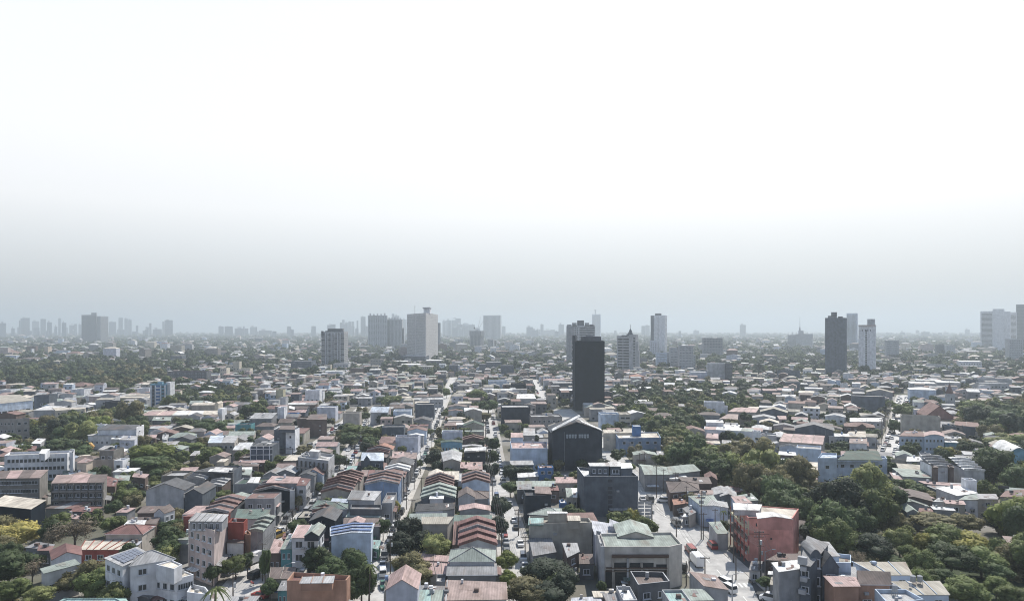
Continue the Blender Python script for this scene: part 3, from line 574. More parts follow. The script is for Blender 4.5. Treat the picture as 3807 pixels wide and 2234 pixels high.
B_RIGHT='''
@D2
house 8 F dark dark | 190 535 90 8 | blank | very dark teal walled house beside the side street
+ 9 L brown pinkb | 325 30 540 45 505 -35 320 -42 | z0=8 blank
house 5 H dgrey pgreen | 235 308 690 335 665 235 470 222 | p=1 | low house with a mossy grey green hipped roof
shed 3 F sblue white | 660 745 165 4 | ph=.1 blank | small bright blue rooftop hut
building 9 F beige tan | 250 475 1085 460 1045 400 240 375 | ph=.8 blank hut | long blank beige wall with railings on its roof
+ 11.2 L beige cream | 770 400 920 400 915 355 765 355 | z0=9 blank
+ 9.4 L green teal | 240 455 425 455 425 385 245 385 | z0=9.1 blank
house 5 L grey grey | 295 872 598 818 508 608 238 650 | blank b=1 | grey lean-to roof against the beige wall
house 6.5 L brown lgrey | 755 892 905 812 880 722 692 722 | w=1x2 ww=1.6 |
house 4 L dgrey brown | 918 975 1105 975 1085 868 918 872 | |
building 9.5 F store pgreen | 1250 778 2115 778 2290 738 2150 580 1520 592 1190 600 | ph=.6 blank | tan corner store building with a green roof
+ 9.9 G tan pgreen | 1440 1900 612 11 | z0=9.5 p=1.3 blank
+ 9.6 F lgrey lgrey | 1140 565 1200 575 1250 778 1200 780 | blank
house 8 L lav lav | 1130 590 1470 590 1560 490 1060 408 | blank b=.2 |
+ 9.5 L lav lav | 1330 475 1550 492 1540 482 1325 400 | z0=8.2 blank
building 12.6 F slate white | 975 -160 1700 -163 1610 -235 885 -285 | ph=.9 pc=white blank | slate grey block with three white roof huts
+ 16 L slate white | 1065 -330 1310 -328 1300 -360 1040 -358 | z0=12.6 w=3x1
+ 16 L slate white | 1330 -325 1470 -325 1460 -372 1300 -370 | z0=12.6 w=1x1 ww=2.4
+ 15.5 L slate white | 1475 -300 1625 -305 1600 -355 1470 -352 | z0=12.6 blank
@D
building 17 G dark dark | 555 1220 592 17 | p=4.2 blank | huge dark gabled building with a lettered window band
+ 16 F dark dark | 480 1420 555 1440 560 560 485 510 | z0=0 blank D=330
building 9.9 F lblue pink | 8 835 488 832 478 745 -12 738 | blank tank=2 | pale blue box with a pink roof
+ 12 L lblue pink | 0 668 158 668 155 618 0 618 | z0=8 blank
+ 12 L conc lgrey | 165 640 320 645 320 560 170 555 | z0=8
house 7 F sblue rust | 370 568 1080 5 | w=2x2 ph=.2 | small sky blue house beside the dark gable
shed 4 L grey white | 92 1205 360 1192 360 1145 90 1162 | n=2 |
house 5 L tan pink | 605 1280 880 1277 878 1215 585 1213 | w=5x1 ww=.7 |
house 5 L grey pgreen | 85 1325 592 1327 582 1266 80 1266 | n=2 rib=0 | long low pale green sheet roof
house 5 L dgrey grey | 85 1368 270 1362 262 1305 100 1320 | |
house 4.5 L lgrey white | 180 1465 350 1465 345 1380 180 1380 | |
shed 4.5 L tan white | 830 1468 885 1468 885 1362 805 1362 | |
shed 4.5 L tan pgreen | 745 1468 828 1468 805 1362 730 1362 | |
house 4.5 L brown red | 500 1375 640 1380 620 1330 500 1325 | n=2 |
building 9.5 F lblue white | 1200 1452 375 10 | blank ph=.9 | weathered pale blue box left of a cream wing
+ 10 F cream cream | 1455 1600 372 12 | w=2x3 ww=3.2
building 8 F blue cream | 1440 690 2005 682 1962 608 1385 618 | w=5x2 ph=.5 pc=lblue | blue two storey building with a cream roof
+ 13 F sblue white | 1632 1738 520 4 | z0=8 blank ph=.1
building 9 L cream cream | 1235 612 1620 608 1610 572 1235 574 | blank |
ware 6.5 S grey pgreen | 1790 1162 2110 1160 2080 1060 1710 1025 | p=1 blank n=2 | grey warehouse under two pale green roofs
+ 6.5 S grey pgreen | 2115 1160 2525 1110 2350 1030 2085 1060 | p=1.2 blank
+ 5 L lgrey white | 2130 1225 2380 1220 2320 1190 2110 1192 | blank
house 6.5 H brown brown | 2130 1400 2510 1372 2500 1290 2080 1255 | p=1.8 | brown hipped house behind the power poles
house 6 L brown brown | 2340 1290 2680 1290 2640 1215 2240 1215 | w=3x1 |
house 4.5 G tan pgreen | 1650 1950 905 8 | p=.9 |
house 4 L lgrey lgrey | 1960 905 2110 905 2090 865 1950 865 | |
building 12.8 F dark lgrey | 2106 -10 2115 -5 2116 -6 2107 -9 | blank D=900 |
@N
building 12.8 F dark lgrey | 1866 1972 1517 15 | blank | dark green windowless building behind palm trees
building 11 F char dgrey | 1902 1955 1429 12 | blank |
house 9 L lgrey white | 1920 1482 1992 1482 1985 1466 1923 1467 | |
house 8 L white pink | 1979 2028 1500 8 | |
house 9.5 L dark white | 2085 2140 1452 12 | |
building 10 L slate lgrey | 2058 2130 1424 10 | |
house 10 H lgrey pink | 2022 2100 1413 9 | p=1.2 |
building 9 F conc lgrey | 1975 2090 1552 12 | w=6x2 | unfinished bare concrete frame
house 6.5 H lgrey lgrey | 2325 2390 1452 12 | p=1.5 |
house 8 L lgrey tan | 2290 2335 1437 16 | |
@E
house 12 F white white | 425 695 105 8 | blank D=470 | tall blank white wall in the trees
+ 9 F white white | 695 740 160 8 | blank D=470
house 7.5 G slate brown | 450 660 275 9 | p=1.8 |
house 7.5 L tan pink | 748 325 1118 335 1150 290 852 270 | n=4 |
house 6.5 H brown pinkb | 632 415 872 425 880 358 740 355 | p=.8 |
house 8 G slate tan | 1180 1530 330 12 | p=2.4 blank | wide slate gable end beside the right hand woods
house 6.5 G lgrey lgrey | 1075 1370 410 11 | p=1.3 n=2 |
house 6.5 L pink pink | 1430 425 1525 425 1520 390 1400 388 | |
house 7 L white cream | 430 560 1060 590 1088 558 440 530 | n=4 w=10x1 pal=pink,white,white,pgreen | long white terrace with a cream roof in the trees
+ 9.5 L white white | 455 680 470 8 | w=3x1
+ 7 L white white | 690 540 890 545 900 510 690 500 | n=1 blank
house 5.5 L pink pink | 450 675 612 685 612 628 465 625 | n=2 blank |
house 5 F pink pink | 425 700 612 718 612 690 430 680 | blank |
house 11 F white white | 1078 1180 612 6 | w=1x2 | slim white stair tower house at the edge of woods
house 7 F lgrey lgrey | 1145 1392 655 8 | w=4x1 |
house 8.5 F grey lgrey | 1215 770 1428 745 1400 715 1145 728 | blank ph=.2 |
house 9 G slate grey | 1640 2150 560 13 | p=2.6 blank | wide slate blue gable house
house 7 L brown rust | 1665 1810 480 6 | |
house 9 L tan pink | 1430 722 2010 762 2035 665 1490 632 | n=4 b=.6 | broad pink cream roof in four bays
house 7 T lblue white | 1430 1700 800 9 | p=1.2 n=3 blank |
house 10 F lblue lgrey | 1660 1990 832 9 | blank ph=.5 | stained pale blue blank wall
house 6.5 L brown white | 1425 900 1655 915 1640 880 1430 866 | blank |
house 5 L tan pink | 1320 960 1420 965 1390 905 1318 905 | |
+ 5 L tan white | 1425 965 1530 965 1480 908 1395 905 | blank
house 6 L tan cream | 1625 1068 1940 1070 1940 1015 1605 1010 | n=2 |
house 5.5 L tan cream | 1715 1145 1942 1145 1942 1090 1700 1088 | n=2 |
house 4.5 L tan pink | 1790 1230 1940 1230 1940 1180 1800 1180 | |
house 5.5 H brown red | 690 1400 985 1410 900 1330 615 1320 | p=1 | red hipped roof at the wood's lower edge
house 5.5 G grey lgrey | 540 790 1450 11 | p=1.1 |
house 5.5 L grey pinkb | 290 1440 540 1430 530 1390 330 1390 | |
house 5.5 G brown rust | 440 600 1230 9 | p=1.3 |
house 3.5 L tan white | 550 1050 730 1052 730 990 600 1000 | n=3 |
house 6 L lgrey white | 2095 650 2360 665 2350 640 2110 618 | w=4x1 |
@E2
house 6.5 L lblue pgreen | 372 192 622 180 542 78 215 85 | n=1 tank=1 | pale blue fronted house with a pale green roof
+ 6.3 G lblue lgrey | 372 740 215 7 | p=.5 blank
house 4 L brown orange | 20 190 200 165 160 100 0 120 | | orange rust lean-to roof beside the main road
house 6 G dgrey lgrey | 640 860 80 12 | p=1 |
house 6 L dgrey red | 760 10 1000 20 930 -30 760 -40 | |
house 6.5 L lgrey pgreen | 980 140 1140 125 1050 50 810 90 | |
house 8 L lblue pink | 850 165 1060 165 960 92 790 92 | |
+ 4 L tan grey | 140 240 230 330 310 300 230 210 | blank
shed 3.2 L grey white | 140 350 260 345 270 320 170 325 | |
house 4.5 L lgrey pgreen | 600 578 745 568 640 430 490 440 | blank | pale green sheet roof beside the red building
building 11.5 F salmon cream | 1010 365 1612 372 1690 250 825 185 | blank plain ph=.25 | weathered red four storey building
+ 14.2 G salmon white | 1150 370 1600 378 1500 320 1130 300 | z0=11.4 p=.6 blank
+ 13 L lgrey white | 825 255 1150 262 1190 205 820 185 | z0=11.6 blank n=2
building 9.5 L grey white | 1430 1085 1712 1040 1705 925 1345 968 | blank b=0 | grey corner building with a bright white flat roof
house 10.5 L slate grey | 1705 985 1850 1012 2080 830 1800 712 | b=1.9 w=1x3 ww=1.6 plain | tall slate blue house with white balconies and sloping roofs
+ 12 V slate grey | 1850 1985 850 7 | y=-6 p=1.1 w=1x3 ww=1.9 wh=2
+ 9.5 G slate dgrey | 2005 2225 1010 8 | y=-6 p=2.6 w=1x2 ww=2
+ 10.8 L lblue lgrey | 1985 880 2230 875 2200 850 1960 790 | b=.1 blank z0=8
house 8 L lblue lgrey | 1960 790 2230 870 2090 700 1800 680 | b=.2 |
house 9 F lblue tan | 2160 1010 2390 1015 2390 905 2060 870 | ph=.9 blank tank=0 | pale blue roofless box behind the slate houses
house 7.5 L slate lgrey | 2110 1160 2480 1165 2440 1035 2230 1035 | blank b=.2 |
house 8 L orange pink | 2165 1280 2495 1278 2440 1180 2035 1165 | w=2x1 ww=3.6 wh=1.5 | orange house with a glazed balcony under a pink roof
@F2
+ 8 S orange brown | 312 1245 722 1245 700 1120 300 1090 | p=1.6 w=2x1 ww=2
house 6.5 L lblue tan | 560 1128 1012 1130 925 990 232 990 | n=3 b=.6 | tan ribbed roof in three bays beside the woods
+ 5 L white white | 620 1178 848 1170 780 1125 545 1128 | blank
house 6.5 L lblue tan | 1000 1392 1512 1392 1385 1248 728 1255 | n=3 b=.6 tank=2 | tan ribbed roof carrying two round tanks
house 7 F lblue lgrey | 700 1560 1180 1500 940 1365 520 1360 | ph=.8 blank tank=1 | pale blue walled rooftop with a round tank
@E2
house 7 L lgrey pinkb | 425 1270 742 1322 572 1142 228 1085 | b=0 blank | wedge shaped house with a pinkish brown roof
shed 4 L grey white | 1290 1120 1430 1120 1425 1100 1300 1100 | |
house 4 L grey tan | 1310 1250 1425 1270 1420 1180 1330 1180 | |
shed 3 L lgrey grey | 1030 1060 1170 1070 1200 960 1060 960 | b=.2 |
shed 4 L brown brown | 1250 935 1700 930 1700 862 1420 868 | |
@D2
house 6.5 F lgrey teal | 2130 1520 2420 1520 2290 1348 2018 1350 | ph=.5 | flat pale turquoise roof near the bottom edge
house 6 L lgrey pgreen | 2350 1470 2700 1462 2560 1345 2290 1340 | |
house 6.5 F dgrey brown | 1700 1312 2125 1265 2035 1140 1595 1130 | ph=1 pc=lgrey | roofless ruined house with dark rooms
house 5.5 F lgrey white | 1500 1500 1690 1495 1590 1308 1405 1305 | ph=.6 |
house 4.5 L tan cream | 1125 1425 1415 1420 1400 1368 1100 1368 | |
house 4.5 L tan grey | 1290 1500 1470 1490 1430 1402 1240 1402 | |
house 4 L tan lav | 800 1560 1200 1500 1180 1440 830 1460 | |
@F
building 12 F slate grey | 215 130 530 132 | D=500 blank |
'''
B_RIGHT=B_RIGHT.replace("building 12.8 F dark lgrey | 2106 -10 2115 -5 2116 -6 2107 -9 | blank D=900 |\n",'').replace("building 12 F slate grey | 215 130 530 132 | D=500 blank |\n",'').replace(" 555 1420"," 555 1440").replace("+ 16 F dark dark | 480 1420 555 1440 560 560 485 510 | z0=0 blank D=330\n",'').replace('G slate slate','G slate dgrey')
B_NEAR=B_NEAR.replace(' blank fc |',' blank |')
B_MID='''
@F
building 12 F slate grey | 215 655 130 14 | blank | large blank blue grey block on the right hand street
house 10 G grey tan | 425 760 65 16 | p=2.4 blank |
building 11 H lblue white | 990 1345 30 16 | blank p=1.5 | pale blue box with a white roof behind the church
church 8 G pinkb2 rust | 1205 1575 385 26 | p=6.5 blank y=-20 | brick church with a steep brown roof
+ 6 G brick rust | 1290 1520 425 6 | p=3.2 blank y=-20
+ 6 L tan rust | 1420 1700 440 9 | b=1.4 blank y=-20
+ 13 F lgrey lgrey | 1498 1600 125 5.2 | blank y=-12 D=520 w=1x2 wh=2 ww=1.2
building 12 F beige tan | 880 1400 400 7 | blank | broad blank beige wall in front of the church
building 8.3 L lblue rust | 850 650 1180 655 1160 600 930 590 | w=5x2 l=1x2 | pale blue long building with a rust and pink roof
+ 8.3 V lblue pink | 1185 658 1450 660 1440 615 1180 610 | w=5x2 p=1.2
house 7 F slate dgrey | 1450 1610 532 8 | blank |
house 7 F slate dgrey | 1715 2035 545 8 | blank | long low slate wall below the big trees
house 7.5 L tan rust | 1590 500 1930 540 1900 480 1600 460 | n=2 |
house 6 L tan lgrey | 1455 690 1680 695 1670 670 1460 665 | |
house 5 L cblue white | 1460 1655 738 7 | |
house 7 H brown rust | 120 520 525 12 | p=1.8 | red brown hipped house with a porch gable
+ 7.4 G brown rust | 300 405 520 3 | p=1.4 blank y=-12
house 7 L lgrey white | 190 455 625 460 620 415 195 415 | n=2 |
house 8 L lgrey cream | 125 660 402 665 398 598 180 600 | n=1 |
house 8 L lgrey white | -10 655 175 655 170 632 -10 625 | w=4x2 |
house 7 L white pinkb | 185 745 415 750 415 690 190 685 | w=3x1 |
house 6 L dgrey white | 330 380 480 6 | |
house 6 G dgrey dgrey | 345 640 400 8 | p=1.3 |
house 5.5 F tan tan | 740 1160 992 3 | blank | long tan boundary wall beside the right street
house 6 L lgrey white | 950 990 1160 990 1150 938 960 938 | |
house 7 F lgrey grey | 1150 1300 940 9 | w=2x2 |
house 6 L lgrey pgreen | 905 1190 1310 1212 1305 1130 760 1088 | b=.3 | low pale green roofs between street and trees
house 5 L dgrey pink | 790 1235 905 1228 890 1175 720 1150 | |
building 10 T white lgrey | 1310 1580 1068 14 | n=5 p=.25 st=.5 blank y=-12 | stepped roof block with a blank white centre panel
+ 10.3 L brown brown | 1312 1368 1072 2 | blank y=-12
+ 10.3 L brown brown | 1525 1580 1072 2 | blank y=-12
building 9.5 T lgrey white | 1720 1990 1105 14 | n=5 p=.25 st=.5 blank y=-12 r=3x3 | stepped roof block behind a small white tower
house 10 F white white | 1745 1888 1150 4 | y=-12 blank D=236 | small white tower bearing a dark sign
ware 7.5 L lgrey white | 1625 1450 1890 1412 1640 1320 1345 1350 | b=.1 | building under a large glaring white roof
house 5.5 L dgrey pink | 1200 1290 1740 1330 1700 1300 1110 1265 | blank |
house 5 L slate grey | 1230 1320 1400 1390 1460 1330 1300 1290 | |
ware 9 V cblue white | 2315 2600 905 22 | p=3.2 blank y=-20 | blue shed with a curved white roof
building 10 L conc rust | 2200 1465 2620 1470 2560 1380 2290 1400 | w=5x3 | weathered concrete ruin with arched openings
house 5 L conc conc2 | 1940 1480 2170 1480 2120 1440 1900 1440 | |
house 6 G brown brown | 790 1290 1500 12 | p=1 |
@F2
house 6 G grey brown | 800 1100 90 11 | p=1.6 y=-15 | brown gabled roof below the stepped blocks
house 5.5 L grey pink | 1045 105 1320 100 1100 20 980 20 | |
house 5 G grey pgreen | 800 1240 195 12 | p=1.4 y=-15 |
house 5 G grey pgreen | 955 1120 290 8 | p=1 y=-15 |
house 4.5 L tan red | 1110 285 1290 280 1280 255 1130 250 | |
house 6.5 L tan pink | 1480 170 1730 188 1700 150 1450 142 | | tan box with a pink roof in front of white roofs
house 6 L lgrey lgrey | 1310 145 1480 150 1460 115 1380 112 | |
house 5 L grey white | 1320 250 1590 268 1560 245 1280 225 | |
house 7 L white pgreen | 1650 120 1900 120 1880 60 1780 60 | w=2x1 |
house 7 L tan lgrey | 1905 110 2160 112 2140 60 1900 60 | |
house 5 L lgrey pinkb | 2350 765 2560 790 2520 650 2235 628 | b=.4 | pinkish sheet roof low between the big trees
@A
block 11.5 L tene brown | -60 1222 530 1212 640 1122 -20 1140 | n=4 pal=brown,pink,brown,pinkb rib=0 w=13x4 b=.5 ww=1.15 wh=1.3 | long decaying tenement under patched brown roofs
+ 11 L tene brown | 700 1282 1392 1272 1430 1185 770 1192 | n=3 pal=pinkb,pink,brown rib=0 w=11x4 b=.5 ww=1.15 wh=1.3
+ 11.3 L tene white | 370 1210 530 1210 620 1122 470 1125 | z0=11.2 blank
building 10 F white lgrey | 58 935 900 908 1000 862 130 890 | w=14x3 r=2x3 ww=1.3 wh=1.6 ph=.8 | long white three storey building with barred windows
+ 12.6 L white white | 525 885 600 890 665 838 560 840 | z0=10 blank
+ 12 F white white | 930 880 980 900 1000 850 940 842 | blank
house 8 F orange lgrey | 85 978 285 985 358 938 150 955 | blank | tan house with a peach side wall
house 8.5 L peach pink | 1030 1012 1155 1008 1240 985 1140 955 | r=1x1 blank | peach house with a rusty pink roof
house 10.5 F tene dgrey | 1330 1520 855 9 | w=2x2 ph=.3 | dark unfinished concrete house
+ 7 F conc conc2 | 1235 1520 985 4 | blank
house 4.5 L green green | 850 1185 1275 1182 1280 1122 845 1125 | | long dark green awning behind the tenement
house 10 H white dgrey | 1310 562 1825 560 1900 498 1450 490 | p=1.2 w=10x1 ww=1 | white school block with a dark hipped roof
+ 7 L white lgrey | 1175 645 1825 650 1830 560 1300 560 | w=9x1 ww=.8 blank
+ 11 F white white | 1825 545 1925 505 1928 495 1830 530 | blank ph=.1
+ 9.5 F white white | 1250 515 1400 515 1440 505 1290 505 | blank
house 6 L lgrey white | 1490 690 1640 692 1680 655 1530 655 | n=1 |
house 8 L lav lgrey | 1600 702 1800 705 1840 660 1660 655 | n=2 w=1x2 |
building 12.5 L lblue tan | -260 245 438 172 262 106 -250 130 | w=8x1 ww=4 wh=2 b=.6 rib=0 | pale blue sports hall with a tan roof
block 12 F conc lgrey | -60 440 205 440 395 425 130 400 | w=5x3 r=2x3 ph=.8 | weathered concrete flats below the blue hall
+ 15 G brown rust | -60 215 365 8 | z0=12 p=1.2 blank
building 8.5 L lgrey white | 450 305 740 302 900 262 620 255 | blank |
building 8.5 L cream cream | 748 312 1135 285 1145 275 700 280 | n=2 w=8x2 | cream two storey terrace with a long gallery
house 6 L dgrey lgrey | 1130 330 1250 300 1340 300 1180 340 | blank |
building 12 F slate dgrey | 455 655 118 10 | w=1x1 |
house 10 F lgrey grey | 665 775 95 10 | w=2x2 |
house 10 L lgrey pinkb | 780 935 90 9 | w=3x2 |
house 10 F white white | 945 1125 35 10 | blank | white block with a stepped louvred wall
house 7 L lgrey white | 1255 1570 95 8 | blank |
building 7 L tan cream | 1565 1990 140 14 | blank | wide cream warehouse roof near the blue striped tower
building 8 L lgrey cream | 1680 1990 105 6 | blank |
house 10 F white white | 1835 1995 20 10 | blank |
house 9 F dark dgrey | 1405 1640 205 10 | blank | dark blank wall among trees
house 8 L white lgrey | 1645 1830 215 6 | w=4x1 |
house 7 L lgrey lgrey | 1755 1900 180 6 | |
house 6 L dgrey pgreen | 2040 442 2280 445 2290 405 2060 405 | |
house 5 L lgrey white | 415 750 540 752 615 695 500 692 | |
house 5 L dgrey pgreen | 140 805 400 810 430 780 200 775 | |
house 5 L brown red | 345 838 470 848 492 798 410 792 | | small red sheet roof behind the white building
house 6 L brown red | 1425 1320 1538 1322 1580 1240 1432 1200 | | red lean-to roof at the end of the tenement
+ 5.5 L grey pgreen | 1545 1240 1720 1245 1740 1190 1540 1190 | blank
house 7.5 F tene lgrey | 2160 2460 1205 9 | w=4x1 | small bare concrete house with rubble
house 5 L lgrey white | 1510 1780 1130 6 | |
house 6 L brown pink | 1780 1195 1940 1215 1985 1175 1800 1160 | |
house 5 L brown pink | 1940 675 2080 678 2100 642 1960 645 | |
house 6 L lgrey lgrey | 2170 690 2230 700 2260 640 2180 640 | |
house 7 G lgrey pgreen | 2260 2420 830 6 | p=.8 | 
house 7 F white lgrey | 1525 1640 1000 6 | |
@N
block 18 F cblue lgrey | 558 617 1432 9 | blank ph=1 y=6 hut | blue and white striped apartment tower
+ 19.5 F white white | 617 632 1424 9 | blank
building 7 L cream pink | 523 1545 808 1541 810 1528 555 1531 | n=5 w=16x1 pal=pink,pink,white,white,cream | very long low terrace with a pink and white roof
+ 9.5 F white white | 810 826 1520 9 | blank ph=.1
house 9 S tan cream | 712 798 1505 12 | w=5x1 p=1 |
+ 11 G cream cream | 798 812 1500 9 | blank p=1
house 8 G lgrey pink | 832 868 1512 10 | p=1.5 |
house 13 F yellow yellow | 1026 1053 1452 7 | blank |
house 13 F lgrey lgrey | 1042 1062 1482 7 | blank |
house 14 F white white | 1134 1188 1455 9 | w=3x1 |
house 11 F white white | 1170 1200 1460 8 | w=2x2 |
house 12 F white white | 1031 1056 1519 8 | blank | slim tall white slab house
house 9 F lav white | 1178 1247 1518 10 | blank |
house 7 F sblue blue | 1066 1102 1542 8 | | small bright blue house in the dense quarter
house 7 L tan pink | 1077 1170 1500 14 | n=2 |
house 7 L tan white | 1064 1170 1503 6 | |
house 7 F lgrey lgrey | 882 950 1474 7 | w=3x1 |
building 14 F dgrey rust | 622 768 1383 14 | w=10x4 | long dark brick college block
block 16 F cream white | 818 842 1370 12 | w=3x4 |
block 14 F cream white | 846 882 1360 10 | w=3x4 |
+ 19 F cream white | 866 890 1346 9 | w=2x1
+ 11 F cream white | 888 930 1372 11 | w=4x2
house 8 F white white | 770 815 1391 10 | blank |
house 9 F dgrey lgrey | 840 915 1402 9 | w=5x2 |
ware 9 V lgrey lgrey | 755 812 1352 22 | p=3 blank |
building 8 L lgrey lgrey | 650 735 1430 14 | n=1 w=5x1 |
ware 7 H brown rust | 242 318 1435 22 | p=3 | dark red hipped roof inside the dark wood
ware 6 L tan cream | 20 140 1429 12 | blank | long cream warehouse beside the dark wood
building 9 F white white | -10 40 1452 12 | |
ware 6 L tan white | 1150 880 10 8 | |
'''
B_FAR='''
@T2
building 16 F slate grey | 345 545 640 30 | w=8x4 | dark gridded office block behind trees
building 9 L white white | 610 680 695 15 | |
building 12 F lgrey white | 760 905 665 20 | w=5x2 |
building 12 F brown white | 925 1055 712 16 | |
building 10 L white white | 680 850 735 14 | |
building 11 L slate white | 1110 1210 722 16 | |
building 13 F slate grey | 930 1060 590 30 | |
building 15 F lgrey white | 1060 1150 560 30 | |
building 16 F white white | 1248 1330 545 30 | blank | white slab with a sloping top
building 15 F tan grey | 1120 1252 625 22 | w=8x4 |
building 14 F dgrey white | 1130 1250 530 30 | |
building 12 L lgrey white | 1418 1600 672 26 | w=10x2 |
building 12 L brown white | 1370 1480 640 22 | |
building 13 L dgrey white | 1662 1810 632 26 | w=8x2 |
building 11 F cream white | 1572 1730 690 22 | w=8x3 |
building 12 F white white | 1790 1850 670 20 | w=4x3 |
building 14 F slate grey | 1890 1975 680 20 | |
building 14 F slate grey | 2185 2250 672 24 | |
building 14 F slate lgrey | 2255 2400 650 30 | w=8x3 |
building 15 F slate grey | 2400 2520 685 24 | |
building 10 F dgrey lgrey | 2085 2180 760 18 | |
house 9 F lblue lgrey | 2275 2450 835 16 | |
house 8 L white white | 2310 2505 920 9 | |
@T3
block 22 F lgrey white | 1915 2090 665 18 | blank | pale slab block with one column of windows
+ 22 F dgrey grey | 2090 2160 668 12 | w=3x5
building 12 F lav white | 1750 1915 748 22 | blank |
ware 7 L tan white | 1495 1790 820 22 | blank | long white roofed sheds above the wood
ware 6 L tan cream | 1760 2170 868 14 | blank |
block 24 F lblue grey | 1425 1520 560 24 | w=8x6 | pale blue mid rise beside the brown block
block 24 F haze lgrey | 1510 1650 555 30 | w=10x7 |
block 34 F haze lgrey | 1555 1640 510 24 | w=6x9 |
block 38 F lgrey lgrey | 1640 1780 492 24 | w=9x10 | grey stepped apartment complex
block 24 F haze lgrey | 1690 1800 582 24 | w=8x6 |
block 44 F grey grey | 1870 2065 415 28 | w=12x14 | square brownish grey apartment block
house 10 H orange orange | 1165 1300 785 14 | p=2 | orange roofed house below the spire tower
ware 10 L tan cream | 920 1035 612 20 | |
building 10 L lgrey white | 940 1030 655 14 | |
building 9 F slate lgrey | 0 55 672 14 | |
building 14 F dgrey white | 1250 1330 615 20 | w=4x4 |
building 9 L white white | 1600 1700 730 16 | |
house 7 L white white | 2290 2320 840 10 | |
house 10 F white white | 930 970 705 10 | |
ware 9 L lgrey white | 120 265 545 30 | |
ware 9 L lgrey white | 400 470 562 30 | |
@T4
building 12 F dgrey white | 0 85 620 22 | |
building 11 L tan cream | 490 585 720 20 | blank |
building 12 F slate grey | 110 330 735 14 | |
building 18 F lgrey lgrey | 1090 1180 490 30 | w=6x4 |
block 40 F haze white | 1175 1300 440 40 | w=10x10 | distant white striped mid rise
block 26 F slate lgrey | 1675 1760 482 40 | w=5x5 |
block 26 F haze lgrey | 1760 1850 485 40 | w=5x5 |
block 44 F haze lgrey | 2375 2510 452 30 | w=6x10 D=1250 |
building 15 L white white | 1890 2110 640 24 | w=8x2 |
building 10 L lgrey white | 1410 1660 855 18 | w=8x1 | row of pale buildings along a wide street
building 10 L lgrey white | 1670 1900 845 16 | w=6x1 |
building 9 L lgrey white | 1470 1700 825 12 | |
building 11 F lgrey white | 2085 2375 860 16 | w=8x2 | white framed commercial block with dark glass
building 11 F lgrey white | 2080 2400 815 12 | |
building 10 F slate white | 1970 2075 825 12 | |
house 9 F white grey | 730 800 865 12 | |
house 9 L white white | 845 925 855 12 | |
house 8 G lblue white | 540 680 830 14 | p=2 |
house 9 F slate grey | 190 330 850 14 | |
house 8 V white white | 190 320 690 14 | p=2.5 |
house 8 V cream cream | 1140 1270 725 14 | p=3 |
building 11 F lgrey white | 1580 1760 675 18 | w=6x2 |
house 8 L grey pink | 110 270 920 16 | |
house 8 L white cream | 320 470 945 16 | |
house 8 L lgrey white | 380 550 905 10 | |
@T1
ware 8 L white white | 85 265 540 40 | blank |
ware 10 L lgrey white | 270 570 445 90 | blank | very long pale roofed hall in the far haze
block 22 F haze lgrey | 1340 1440 400 60 | w=5x4 |
tower 20 F white white | 300 312 520 8 | blank |
tower 24 F peach cream | 430 468 500 14 | blank |
tower 20 F white white | 612 624 508 8 | blank |
ware 9 H brown rust | -60 70 570 60 | p=10 |
'''
for k,v in (('pinkb2',(.33,.2,.18)),('conc2',(.3,.28,.265))): WALL[k]=v; ROOF[k]=v; WW[k]='brick' if k=='pinkb2' else 'concrete'; RW[k]='concrete'
B_MID=B_MID.replace("ware 6 L tan white | 1150 880 10 8 | |\n",'').replace(' conc conc ',' conc conc2 ')
STOP=('with','a','the','of','and','under','by','beside','in','on','behind','its','large','two','bearing','right','at','near','tall','pale','dark','one','between','before','over','to','from','left','into','white','rising','standing','topped')
def the(l,n=6):
    w_=l.split(); k=min(n,len(w_))
    while k>2 and w_[k-1] in STOP: k-=1
    return 'the '+' '.join(w_[:k])
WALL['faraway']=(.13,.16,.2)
for t in (B_NEAR,B_RIGHT,B_MID,B_FAR): parse(t)
# ---------------------------------------------------------------- towers
def W_(px,D): return ((px-PW/2)/F*D,D)
def tower(name,sec,pts3,H,wall,rc,label,faces=(),z0=0,cat='tower',roof='F',ph=1.0,root=None,grp=None,fr=0):
    """pts3: three corners of the plan as (pixel column, distance), left to right round the visible sides"""
    x0,_,s=SEC[sec]; q=[W_(x0+x/s,D) for x,D in pts3]
    q=q+[(q[0][0]+q[2][0]-q[1][0],q[0][1]+q[2][1]-q[1][1])] if len(q)==3 else q
    if root is None:
        c=(sum(t[0] for t in q)/len(q),sum(t[1] for t in q)/len(q)); root=empty(name,(c[0],c[1],0)); tag(root,label,cat,grp)
        if label: LAND.append((x0+min(p[0] for p in pts3)/s,x0+max(p[0] for p in pts3)/s,pix(c[0],c[1],H*.4)[1],c[1],label))
    block(root,q,z0,H,roof,wall,rc,dict(ph=ph))
    used=0
    for (i,cols,rows,ww,wh,u0,u1,za,zb) in faces:
        put_windows(root,q[i],q[(i+1)%4],cols,rows,za,zb,ww,wh,fr,limit=max(0,100-used),u0=u0,u1=u1,dep=.12); used+=cols*rows
    return root,q
